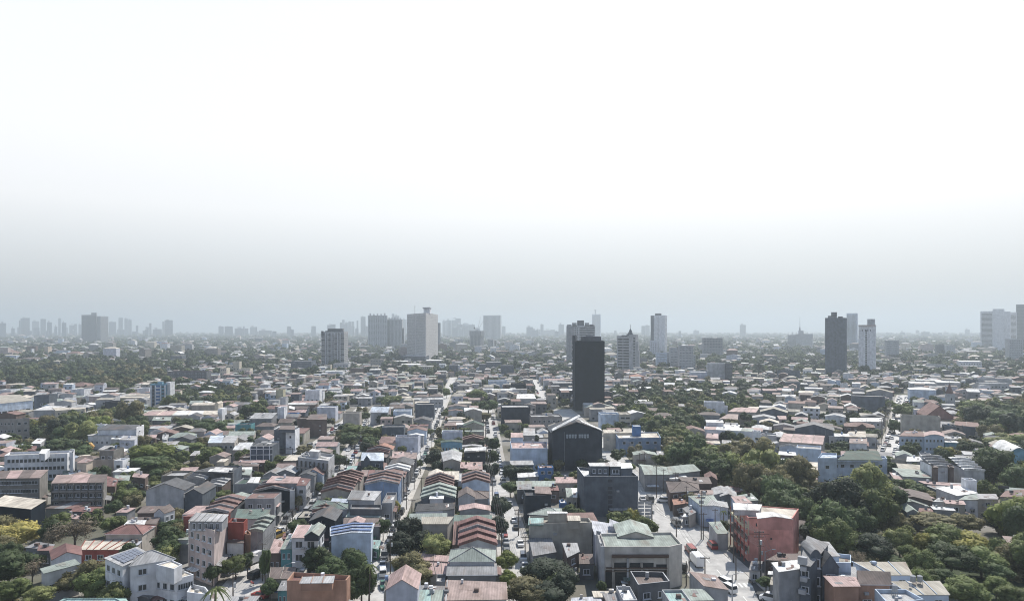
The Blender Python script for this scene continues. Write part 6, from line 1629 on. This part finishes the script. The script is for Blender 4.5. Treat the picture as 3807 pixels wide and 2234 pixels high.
# ---------------------------------------------------------------- poles, wires, street lamps
POLES={}
def pole(key,sec,cx,ybase,ytop,label,kind='w',arms=1,tr=0,D=None):
    x0,y0,s=SEC[sec]; X,Y=ground(x0+cx/s,y0+ybase/s) if D is None else ((x0+cx/s-PW/2)/F*D,D); top=CH-(y0+ytop/s-HY)/F*Y; top=max(6,min(14,top))
    r=empty('utility_pole' if kind=='w' else 'street_lamp',(X,Y,0)); tag(r,label,'utility pole' if kind=='w' else 'street lamp')
    m=MB(); m.tube((0,0,0),(0,0,top),.17,WOOD if kind=='w' else METAL,7,.11); m.build('pole',r)
    if kind=='w':
        for k in range(arms): m=MB(); m.box(-1.2,1.2,-.06,.06,top-.5-k*1.1,top-.36-k*1.1,WOOD); m.build('crossarm',r)
        for k in range(arms):
            for x in(-1.1,-.4,.4,1.1): m=MB(); m.cyl((x,0),.06,top-.36-k*1.1,top-.12-k*1.1,METAL,6); m.build('insulator',r)
        for k in range(tr): m=MB(); m.cyl((.42*(-1)**k,-.1),.3,top-3.4,top-2.3,newmat('transformer_grey',(.4,.42,.43),.5),9); m.build('transformer',r)
    else:
        m=MB(); m.tube((0,0,top),(1.8,-.3,top+.7),.07,METAL,5,.05); m.build('arm',r); m=MB(); m.box(1.7,2.5,-.45,-.15,top+.62,top+.76,newmat('lamp_head',(.6,.6,.6),.5)); m.build('lamp_head',r)
    POLES[key]=(X,Y,top); return r
pole('a','E2',385,650,-90,'tall pole with transformers right of the main road',tr=2,arms=2)
pole('b','E2',412,650,290,'thinner pole just behind the tall transformer pole')
pole('c','E2',820,960,190,'pole at the corner of the red building balconies',arms=2)
pole('d','E2',1160,1230,530,'ivy covered pole before the red building wall',arms=2,tr=1)
pole('e','D2',1887,470,165,'pole with a transformer left of the main road',tr=2)
pole('f','D2',2212,640,490,'pole beside the left kerb behind the corner store',arms=1)
pole('g','D',1720,1250,870,'thin tall pole before the green roofed warehouse')
pole('h','D',1945,1476,1040,'pole before the left bay of the green warehouse')
pole('i','D',2205,1476,1130,'pole before the right bay of the green warehouse')
pole('j','C2',905,350,105,'dark pole on the right kerb of the central street')
pole('k','C',1030,1476,1200,'dark pole left of the dark stepped gable')
pole('l','C2',600,930,520,'slanting pole before the darkest tree')
pole('m','B2',1535,580,395,'pole beside the left street near the black gabled house')
pole('n','B2',1355,750,640,'pole beside the yellow jeepney')
pole('o','B2',815,1480,1090,'forked pole at the lower left street corner',arms=1,tr=1)
pole('p','B2',228,1500,1060,'pole before the white villa terrace')
pole('q','F2',1090,900,550,'right one of two dark poles before the yellow green tree')
pole('r','F2',922,900,640,'left one of two dark poles before the yellow green tree')
pole('s','D2',2383,1080,830,'black pole behind the wedge shaped house')
pole('t','D2',2345,1270,945,'thin black pole near the corner store entrance',arms=0)
pole('u','E2',435,1200,970,'pole with a long crossarm on the road left of the crossing')
pole('v','C2',2330,600,240,'pole with crossarms on the side street right kerb',arms=3,tr=2)
pole('w','C2',2420,950,600,'lower pole on the side street right kerb',arms=2)
pole('x','A2',1955,790,590,'pale street lamp beside the white villa','l')
pole('y','B2',1510,1330,1175,'thin white rod lamp by the orange building','l')
pole('z','D2',1558,1290,940,'pale double lamp post before the corner store','l')
pole('A','E2',1240,1130,1060,'street lamp over the shadowed forecourt','l')
pole('B','E2',850,1190,960,'dark post at the zebra crossing kerb',arms=0)
pole('C','E2',800,1476,1420,'curved lamp at the bottom of the main road','l')
pole('D','F',660,590,70,'pole on the wide right street beside blue grey block')
pole('E','F',610,760,330,'pole by the parked cars of the right street',arms=2)
pole('G','E2',1480,1476,1090,'thin dark pole at the grey corner building')
pole('I','B',1610,980,850,'pole on the far left street among parked cars')
pole('J','E',1800,330,160,'pole among the pale roofs beyond the woods')
def pole_row(path,off,s0,s1,step,name,pre):
    k=0; s_=s0; ks=[]
    while s_<s1:
        x,y,a=along(path,s_,off); r=empty('utility_pole',(x,y,.1),a); n=['nearest','second','third','fourth','fifth','sixth','seventh','eighth','ninth','tenth','eleventh','twelfth','13th','14th'][min(k,13)]
        tag(r,f'{n} slim utility pole standing along {name}','utility pole','slim poles along '+name); h=random.uniform(8.5,10)
        m=MB(); m.tube((0,0,0),(0,0,h),.14,WOOD,6,.1); m.build('pole',r); m=MB(); m.box(-.9,.9,-.05,.05,h-.5,h-.38,WOOD); m.build('crossarm',r)
        if k%2==0: m=MB(); m.cyl((.35,0),.26,h-2.6,h-1.7,newmat('transformer_grey',(.4,.42,.43),.5),8); m.build('transformer',r)
        POLES[pre+str(k)]=(x,y,h); ks.append(pre+str(k)); k+=1; s_+=step*random.uniform(.9,1.15)
    return ks

def wire(a,b,label,n=3,sag=1.0,r=.035):
    A,B=POLES[a],POLES[b]; t=None
    m=MB()
    for w_ in range(n):
        off=(-1.0+2*w_/max(1,n-1)) if n>1 else 0; prev=None
        for k in range(11):
            u=k/10; p=(A[0]+(B[0]-A[0])*u+off,A[1]+(B[1]-A[1])*u,(A[2]-.15)+(B[2]-A[2])*u-sag*4*u*(1-u)-.02*w_)
            if prev: m.tube(prev,p,r,DARKM,3)
            prev=p
    o=m.build('power_cable'); tag(o,label,'cable')
wire('u','f','power cables along the left kerb of the main road'); wire('f','e','power cables from the store corner up to the slate block')
wire('c','a','power cables from the red building to the transformer pole',4); wire('d','c','power cables across the red building wall',4); wire('v','w','bundled cables over the side street',5,.8,.05)
wire('q','r','cables between the two dark poles in the woods',3); wire('G','d','power cables from the grey corner building',3); wire('o','n','cables over the left street',2); wire('h','i','cables before the green roofed warehouse',2); wire('l','j','cable along the central street',2)

for P_,off,s0,s1,nm,pre in((S1,4.1,45,330,'the central street','S1'),(S2,-3.9,35,260,'the side street','S2'),(S3,4,30,300,'the left street','S3'),(MAIN,8,30,260,'the main road','M'),(RT,-6,20,260,'the wide right street','R')):
    ks=pole_row(P_,off,s0,s1,30,nm,pre)
    for i,(a_,b_) in enumerate(zip(ks,ks[1:])): wire(a_,b_,f"{['nearest','second','third','fourth','fifth','sixth','seventh','eighth','ninth','tenth','eleventh','twelfth','13th'][i]} overhead cable span above {nm}",4,.7,.03)
# ---------------------------------------------------------------- occupancy of the ground: where nothing of the above stands, the town goes on
GX0,GY0,CS_=-1000,100,2.0; NX,NY=1000,600
OCC=np.zeros((NX,NY),bool)
def cells(P):
    xs=[p[0] for p in P]; ys=[p[1] for p in P]
    i0,i1=int((min(xs)-GX0)/CS_),int((max(xs)-GX0)/CS_)+1; j0,j1=int((min(ys)-GY0)/CS_),int((max(ys)-GY0)/CS_)+1
    i0,j0=max(i0,0),max(j0,0); i1,j1=min(i1,NX),min(j1,NY)
    if i0>=i1 or j0>=j1: return None
    X,Y=np.meshgrid(GX0+(np.arange(i0,i1)+.5)*CS_,GY0+(np.arange(j0,j1)+.5)*CS_,indexing='ij'); ins=np.ones(X.shape,bool); n=len(P)
    a=sum(P[i][0]*P[(i+1)%n][1]-P[(i+1)%n][0]*P[i][1] for i in range(n)); sg=1 if a>0 else -1
    for i in range(n):
        (ax,ay),(bx,by)=P[i],P[(i+1)%n]; ins&=((bx-ax)*(Y-ay)-(by-ay)*(X-ax))*sg>=-1e-6
    return (slice(i0,i1),slice(j0,j1)),ins
def mark(P):
    c=cells(P)
    if c: OCC[c[0]]|=c[1]
def free(P):
    c=cells(P)
    return bool(c) and c[1].any() and not (OCC[c[0]]&c[1]).any()
for P,H in FOOT: mark(grow(P,1.2) if len(P)==4 else P)
for a,b,hw in STREETS:
    d=Vector((b[0]-a[0],b[1]-a[1])).normalized(); n=Vector((-d.y,d.x))*hw; mark([(a[0]-n.x,a[1]-n.y),(b[0]-n.x,b[1]-n.y),(b[0]+n.x,b[1]+n.y),(a[0]+n.x,a[1]+n.y)])
for t,X,Y,r,k,zc in TREES: s=r*.45; mark([(X-s,Y-s),(X+s,Y-s),(X+s,Y+s),(X-s,Y+s)])
KEEP=[('A2',[(-200,1700),(1480,1700),(1420,1180),(1050,1050),(300,1150),(-200,900)]),('F2',[(800,330),(2200,330),(2500,1476),(1600,1476),(1050,1150)]),('D2',[(950,1560),(1720,1560),(1720,1300),(2140,1300),(2140,1060),(1120,1060)]),('D2',[(1090,1600),(2500,1600),(2500,1040),(1090,1040)]),('D2',[(900,470),(1480,470),(1480,330),(900,330)]),('D',[(570,1240),(1220,1240),(1220,1140),(570,1140)]),('A2',[(0,60),(1390,140),(1390,60),(0,0)]),('D2',[(0,700),(260,700),(260,300),(0,300)]),
 ('B2',[(700,1480),(1300,1480),(1330,900),(1000,900)]),('E2',[(880,1476),(1320,1476),(1250,960),(880,960)]),('A2',[(1500,1476),(2520,1476),(2520,1300),(1500,1300)]),('F',[(1300,1330),(1700,1330),(1700,1270),(1300,1270)]),('F',[(0,1330),(700,1330),(700,1240),(0,1240)]),('D',[(1380,900),(2000,930),(2000,860),(1380,860)])]
for sec,P in KEEP: x0,y0,s=SEC[sec]; mark([ground(x0+x/s,y0+y/s) for x,y in P])
# low things that must stay visible: nothing tall may stand in front of these pixels
def inpoly(x,y,P):
    c=False; j=len(P)-1
    for i in range(len(P)):
        if (P[i][1]>y)!=(P[j][1]>y) and x<(P[j][0]-P[i][0])*(y-P[i][1])/(P[j][1]-P[i][1])+P[i][0]: c=not c
        j=i
    return c
WOODS=[
 [(2270,1440),(2500,1425),(2870,1430),(2870,1500),(2700,1530),(2620,1560),(2610,1640),(2800,1660),(2850,1700),(2970,1760),(3040,1790),(3300,1850),(3330,1900),(3200,2000),(3080,2040),(2990,1960),(2960,1900),(2800,1860),(2760,1800),(2620,1750),(2560,1710),(2470,1700),(2440,1600),(2350,1560),(2300,1500)],
 [(-60,1345),(150,1350),(240,1375),(290,1340),(420,1345),(600,1350),(610,1400),(560,1420),(480,1455),(370,1440),(240,1440),(180,1440),(100,1430),(-60,1430)],
 [(560,1430),(700,1430),(930,1440),(940,1470),(970,1530),(880,1535),(820,1500),(700,1490),(640,1510)],
 [(110,1570),(330,1545),(480,1520),(540,1560),(510,1600),(340,1590),(330,1640),(150,1640),(110,1600)],
 [(3580,1500),(3700,1490),(3870,1490),(3870,1600),(3650,1610),(3560,1570)],
 [(3640,1690),(3870,1690),(3870,1800),(3720,1790),(3660,1740)],
 [(3680,1900),(3870,1930),(3870,2300),(3700,2300),(3690,2200),(3760,2100),(3770,2000)],
 [(-60,2080),(60,2090),(90,2300),(-60,2300)],
 [(1330,1295),(1500,1295),(1480,1340),(1330,1350)],[(1630,1290),(1760,1290),(1850,1310),(1830,1350),(1650,1330)]]
def wooded(px,py): return any(inpoly(px,py,P) for P in WOODS)
cand=[]
Y=150.0
while Y<1250:
    half=.80*Y; step=max(9.0,Y*.018)
    X=-half
    while X<half:
        x=X+random.uniform(-2,2); y=Y+random.uniform(-2,2); px,py=pix(x,y,6)
        if wooded(px,py): cand.append((x,y,'wood'))
        X+=step
    Y+=step*.95
woodtrees=[]; infill=[]
for x,y,_ in cand:
    r=random.choice([random.uniform(2.6,4.5),random.uniform(3.6,6.5),random.uniform(5,8.5)]) if y<700 else random.uniform(5,11)
    if 330<y<1250 and random.random()<.13:
        a=yawof(x/y)+random.uniform(-.3,.3); c,s=math.cos(a),math.sin(a); W,Dp=random.uniform(7,13),random.uniform(7,11)
        P=[(x+c*i*W/2-s*j*Dp/2,y+s*i*W/2+c*j*Dp/2) for i,j in((-1,-1),(1,-1),(1,1),(-1,1))]
        if free(P) and pix(x,y,6)[0]<3330: infill.append((x,y,P,random.uniform(5.5,8.5),random.choice(['lgrey','tan','white','slate','grey']),random.choice(['lgrey','pink','rust','white','grey','brown']),random.choice('LGHS'))); mark(grow(P,1)); continue
    s=1.2
    if y<1250 and GY0<y<GY0+NY*CS_ and not free([(x-s,y-s),(x+s,y-s),(x+s,y+s),(x-s,y+s)]): continue
    woodtrees.append((x,y,r))
# the wood nearest to the camera tree by tree, up to three hundred trees in all
woodtrees.sort(key=lambda t:-t[2]/t[1])
KS=['dg','mg','lg','olive','dark','bright','mg','dg','dg','olive']
NSTUFF=[]
for x,y,r in woodtrees:
    if y>500 or len(TREES)>=262: NSTUFF.append((x,y,r,random.choice(['dg','dg','dark','mg','dg','olive']) if y>560 else random.choice(KS)))
    else: tree_at(x,y,r,random.choice(KS),random.uniform(.85,1.2))
    s=r*.5; mark([(x-s,y-s),(x+s,y-s),(x+s,y+s),(x-s,y+s)])
# ---- houses of the infill
HC=sum(COUNT.get(k,0) for k in('house',)); 
IW=['lgrey','grey','tan','white','slate','brown','beige','lblue','lgrey','cream','conc2','dgrey','lav','pink']; IR=['white','lgrey','pink','grey','brown','rust','pgreen','tan','lgrey','pinkb','pinkb','rust','dgrey','grey','brown','tan','lgrey','cream']
y=150.0
lotx=11.0
while y<1290:
    sc=1.0 if y<420 else 1.0+(y-420)/1500
    x=-.8*y
    while x<.82*y:
        u=x/y; a=yawof(u)+(math.radians(9) if u<-.45 else 0); W=random.uniform(6,11.5); Dp=random.uniform(6.5,11); H=random.choice([3.5,4.5,6,6,6.5,7,7.5])+(random.choice([0,0,0,0,3]) if y>420 else 0)
        X=x+random.uniform(-2,2); Y=y+random.uniform(-2,2); c,s=math.cos(a),math.sin(a)
        P=[(X+c*i*W/2-s*j*Dp/2,Y+s*i*W/2+c*j*Dp/2) for i,j in((-1,-1),(1,-1),(1,1),(-1,1))]
        if y<430: H=min(H,5.5)     # between the houses that were read off the photograph: only low sheds and yards
        if random.random()<(.55 if y>800 else .7 if y>430 else .75) and free(grow(P,.4)):
            infill.append((X,Y,P,H,random.choice(IW),random.choice(IR),random.choice('LLLGHSFG' if y<900 else 'LLGHF'))); mark(grow(P,.5))
        elif random.random()<.75:
            s2=1.5
            if free([(X-s2,Y-s2),(X+s2,Y-s2),(X+s2,Y+s2),(X-s2,Y+s2)]):
                r=random.uniform(2.4,4.5)*(1+.8*(sc-1)); NSTUFF.append((X,Y,r,random.choice(['dg','mg','dark','olive'])))
                if y<400 and len(TREES)<292: NSTUFF.pop(); tree_at(X,Y,r,random.choice(['dg','mg','olive','lg']))
                mark([(X-r*.5,Y-r*.5),(X+r*.5,Y-r*.5),(X+r*.5,Y+r*.5),(X-r*.5,Y+r*.5)])
        x+=W+random.uniform(.5,3.5)
    y+=9.5*sc
infill.sort(key=lambda t:math.hypot(t[0],t[1]))
nind=max(0,296-HC); stuffM={}
MBS=MB()
def cheap_house(m,P,H,w_,r_,rf):
    W=wm(w_); R=rmt(r_); n=len(P)
    if rf in'FL':
        m.prism(P,0,H,W,R)
        if rf=='L': m.slab([(x,y,H+.3+(.5 if i>1 else 0)) for i,(x,y) in enumerate(grow(P,.4))],.2,R)
    else:
        m.prism(P,0,H,W,R); G=grow(P,.4); hh=math.dist(P[1],P[2])*.18
        if rf in'SH': A,B=lerp(G[0],G[3],.5),lerp(G[1],G[2],.5); k=.3 if rf=='H' else 0; A,B=lerp(A,B,k),lerp(A,B,1-k); A=(*A,H+hh); B=(*B,H+hh); g=[(*q,H+.05) for q in G]; m.poly([g[0],g[1],B,A],R); m.poly([g[2],g[3],A,B],R); m.poly([g[1],g[2],B],R if rf=='H' else W); m.poly([g[3],g[0],A],R if rf=='H' else W)
        else: A,B=(*lerp(G[0],G[1],.5),H+hh),(*lerp(G[3],G[2],.5),H+hh); g=[(*q,H+.05) for q in G]; m.poly([g[0],A,B,g[3]],R); m.poly([g[1],g[2],B,A],R); m.poly([g[0],g[1],A],W); m.poly([g[2],g[3],B],W)
nwin=0
for k,(X,Y,P,H,w_,r_,rf) in enumerate(infill):
    if k<nind:
        root=empty('house',(X,Y,0)); tag(root,None,'house'); op={}
        if rf in 'LHSF' and Y<260: op['w']=(max(1,int(math.dist(P[0],P[1])/3.4)),1)
        block(root,P,0,H,rf,w_,r_,op); pxs=[pix(x,y,H)[0] for x,y in P]
        AUTO.append(dict(root=root,x0=min(pxs),x1=max(pxs),y=pix(X,Y,H*.6)[1],D=Y,H=H,wall=w_,rc=r_,roof=rf,cat='house',W=math.dist(P[0],P[1]),fill=1))
    else:
        cheap_house(MBS,P,H,w_,r_,rf)
        if Y<1100:   # rows of dark openings on the street front
            a,b=Vector(P[0]),Vector(P[1]); d=b-a; L=d.length; d.normalize(); n=Vector((d.y,-d.x))*.06; c=max(1,int(L/3))
            for rr in range(max(1,int(H/3))):
                for i in range(c):
                    if random.random()<.65:
                        q=a+d*(L*(i+.5)/c)+n; z=1+rr*3; e=d*.7; MBS.poly([(q.x-e.x,q.y-e.y,z),(q.x+e.x,q.y+e.y,z),(q.x+e.x,q.y+e.y,z+1.3),(q.x-e.x,q.y-e.y,z+1.3)],GLASS)
# farther out the town thins to scattered blocks in a sea of trees
for _ in range(9500):
    D=1250*math.exp(random.random()**.85*2.1); X=random.uniform(-.8,.8)*D; px,py=pix(X,D,6)
    if random.random()<.0: continue
    W=random.uniform(9,22)*(1+D/6000); Dp=random.uniform(8,18)*(1+D/6000); H=random.choices([4,7,10,14,24],[30,40,18,8,2])[0]; a=yawof(X/D)+random.uniform(-.2,.2); c,s=math.cos(a),math.sin(a)
    P=[(X+c*i*W/2-s*j*Dp/2,D+s*i*W/2+c*j*Dp/2) for i,j in((-1,-1),(1,-1),(1,1),(-1,1))]
    cheap_house(MBS,P,H,random.choice(IW),random.choice(IR+['white']),random.choice('LFGH'))
o=MBS.build('distant_houses'); tag(o,'sea of small distant houses fading into the haze','houses',kind='stuff')
# ---- woods and garden trees too many to tell apart
for _ in range(14500):
    D=850*math.exp(random.random()**.9*2.3); X=random.uniform(-.8,.8)*D; px,py=pix(X,D,6)
    k=.7+.3*math.sin(X*.004+D*.0021)*math.cos(D*.0031-X*.002)
    if random.random()<k and (D>1290 or free([(X-2,D-2),(X+2,D-2),(X+2,D+2),(X-2,D+2)])): NSTUFF.append((X,D,random.uniform(4.5,9)*(1+D/5000),random.choice(['dg','dark','dg','mg'])))
for _ in range(1500):     # dense belts
    D=random.uniform(900,2600); X=random.uniform(-.8,.8)*D; px,py=pix(X,D,8)
    if wooded(px,py): NSTUFF.append((X,D,random.uniform(7,13),random.choice(['dg','dark'])))
groups={}
for x,y,r,k in NSTUFF: groups.setdefault(k,[]).append((x,y,r))
Vs,Ts,Qs,mt,mq=[],[],[],[],[]; off=0; mats=[]
for gi,(k,L) in enumerate(groups.items()):
    mats.append(leafmat(k))
    for x,y,r in L:
        V,T,Q=(MID if y<430 else LO)[random.randrange(4)]; 
        if y>1500: nk=len(I1[0])*11; Q=Q[:70]-0
        a=random.uniform(0,6.3); c,s=math.cos(a),math.sin(a); M=np.array([[c,-s,0],[s,c,0],[0,0,1]]); v=(V@M.T)*np.array([r*1.05,r*1.05,r*random.uniform(.75,1)])+np.array([x,y,r*.72+1.2])
        Vs.append(v); Ts.append(T+off); Qs.append(Q+off); off+=len(v); mt.append(np.full(len(T),gi)); mq.append(np.full(len(Q),gi))
me=np_mesh('distant_woods',np.concatenate(Vs),np.concatenate(Ts),np.concatenate(Qs),mats,np.concatenate(mt+mq)); o=bpy.data.objects.new('distant_woods',me); COL.objects.link(o); tag(o,'dark green tree masses spread through the distant town','trees',kind='stuff')
# undergrowth of the near woods: low leafy mounds
Vs,Ts,Qs=[],[],[]; off=0; n=0
for x,y,_ in cand:
    if y<700 and random.random()<.8:
        V,T,Q=LO[random.randrange(5)]; r=random.uniform(2.5,4.5); v=V*np.array([r*1.3,r*1.3,r*.7])+np.array([x+random.uniform(-3,3),y+random.uniform(-3,3),.8]); Vs.append(v); Ts.append(T+off); Qs.append(Q+off); off+=len(v); n+=1
if n:
    me=np_mesh('undergrowth',np.concatenate(Vs),np.concatenate(Ts),np.concatenate(Qs),[leafmat('olive')]); o=bpy.data.objects.new('undergrowth',me); COL.objects.link(o); tag(o,'low green scrub filling the ground under the woods','undergrowth',kind='stuff')
# low hills on the horizon
hb=MB(); hm=newmat('hill',(.06,.075,.055),.95,'road',.1)
for k in range(60):
    x0_=-30000+k*1000; h0,h1=[110+70*math.sin(i*.31)+60*math.sin(i*.13+2)+25*math.sin(i*1.7) for i in(k,k+1)]; h0=max(5,h0*.8+(70 if k>28 else 0)); h1=max(5,h1*.8+(70 if k+1>28 else 0))
    hb.poly([(x0_,24000,0),(x0_+1000,24000,0),(x0_+1000,26500,h1),(x0_,26500,h0)],hm); hb.poly([(x0_,26500,h0),(x0_+1000,26500,h1),(x0_+1000,29000,0),(x0_,29000,0)],hm)
tag(hb.build('hills'),kind='structure')
# ---------------------------------------------------------------- labels of everything not named by hand
def short(l):
    w_=l.split(); return ' '.join(w_[:8])
LM=[l for l in LAND if -60<(l[0]+l[1])/2<PW+60 and 'bottom edge' not in l[4]]
def relation(px,py,D,far):
    best=None
    for x0,x1,y,d,l in LM:
        cx=(x0+x1)/2; dist=max(0,abs(px-cx)-(x1-x0)/2)+abs(py-y)*1.6
        if d>700 and D<500: continue
        if best is None or dist<best[0]: best=(dist,x0,x1,y,d,l)
    _,x0,x1,y,d,l=best; inside=x0<=px<=x1
    if inside: rel='behind' if D>d else 'in front of'
    else: rel='left of' if px<(x0+x1)/2 else 'right of'
    return rel,l
ORD2=['','second ','third ','fourth ','fifth ','sixth ','seventh ','eighth ','ninth ','tenth ','eleventh ','twelfth ']
def finish(items,make):
    """items: (root,key parts,sort key); equal labels get an order of nearness"""
    by={}
    for it in items: by.setdefault(make(it),[]).append(it)
    for lab,L in by.items():
        if len(L)==1: L[0]['root']['label']=cut(lab); continue
        L.sort(key=lambda t:t['D'])
        for k,it in enumerate(L):
            o=('nearest ' if k==0 else 'farthest ' if k==len(L)-1 else (ORD2[k] if k<12 else '%dth '%(k+1))+'nearest ')
            it['root']['label']=cut(o+lab)
def cut(l):
    w_=l.split()[:16]
    while w_[-1] in STOP: w_.pop()
    return ' '.join(w_)
def mk_house(it):
    rel,l=it['rel']; f=SHP[it['roof']]; rw=RW[it['rc']]; ww=WW[it['wall']]; c=CATS[it['cat']]
    base=f'{ww} {c} with {rw} {f} roof' if f not in('sheet','flat') else (f'{ww} {c} with {rw} roof' if it['rc']!='x' else '')
    return f'{base} {rel} {the(l)}'
for it in AUTO: it['rel']=relation((it['x0']+it['x1'])/2,it['y'],it['D'],0)
finish(AUTO,mk_house)
ti=[]
for t,X,Y,r,k,zc in TREES:
    px,py=pix(X,Y,zc); ti.append(dict(root=t,D=Y,k=k,r=r,rel=relation(px,py,Y,0)))
def mk_tree(it): sz='small' if it['r']<3.6 else 'huge' if it['r']>9 else 'large' if it['r']>6.5 else 'mid-sized'; return f"{sz} {LW[it['k']]} tree {it['rel'][0]} {the(it['rel'][1])}"
finish(ti,mk_tree)
by={}
for t,kind,col,name,side,y in CARS: by.setdefault((kind,col,name,side),[]).append((y,t))
OC=['nearest','second','third','fourth','fifth','sixth','seventh','eighth','ninth','tenth','eleventh','twelfth']+['%dth'%k for k in range(13,60)]
for (kind,col,name,side),L in by.items():
    L.sort(key=lambda t:t[0])
    for k,(y,t) in enumerate(L):
        c=dict(sedan='car',van='van',jeepney='jeepney')[kind]; t['label']=f'{OC[k]} {col} {c} along the {side} side of {name}' if side!='middle' else f'{OC[k]} {col} {c} standing in mid {name}'
# ---------------------------------------------------------------- the air
hz=bpy.data.materials.new('haze'); hz.use_nodes=True; hz.node_tree.nodes.remove(hz.node_tree.nodes['Principled BSDF'])
pv=hz.node_tree.nodes.new('ShaderNodeVolumePrincipled'); hz.node_tree.links.new(pv.outputs[0],hz.node_tree.nodes['Material Output'].inputs['Volume'])
pv.inputs['Color'].default_value=(.575,.65,.705,1); pv.inputs['Density'].default_value=.00021; pv.inputs['Anisotropy'].default_value=.3
hb=MB(); hb.box(-43000,43000,-700,43000,-1.5,330,hz); tag(hb.build('haze'),'pale haze over the whole city','haze',kind='stuff')
import os
if os.environ.get('DUMPL'):
    open('/workdir/t/labels.txt','w').write('\n'.join(sorted(f"{o.get('label')} | {o.name} | {o.get('category')}" for o in COL.objects if o.parent is None and o.get('label'))))
print('COUNTS',COUNT,'trees',len(TREES),'infill',len(infill),'cars',len(CARS),'stufftrees',len(NSTUFF),'objects',len(COL.objects))
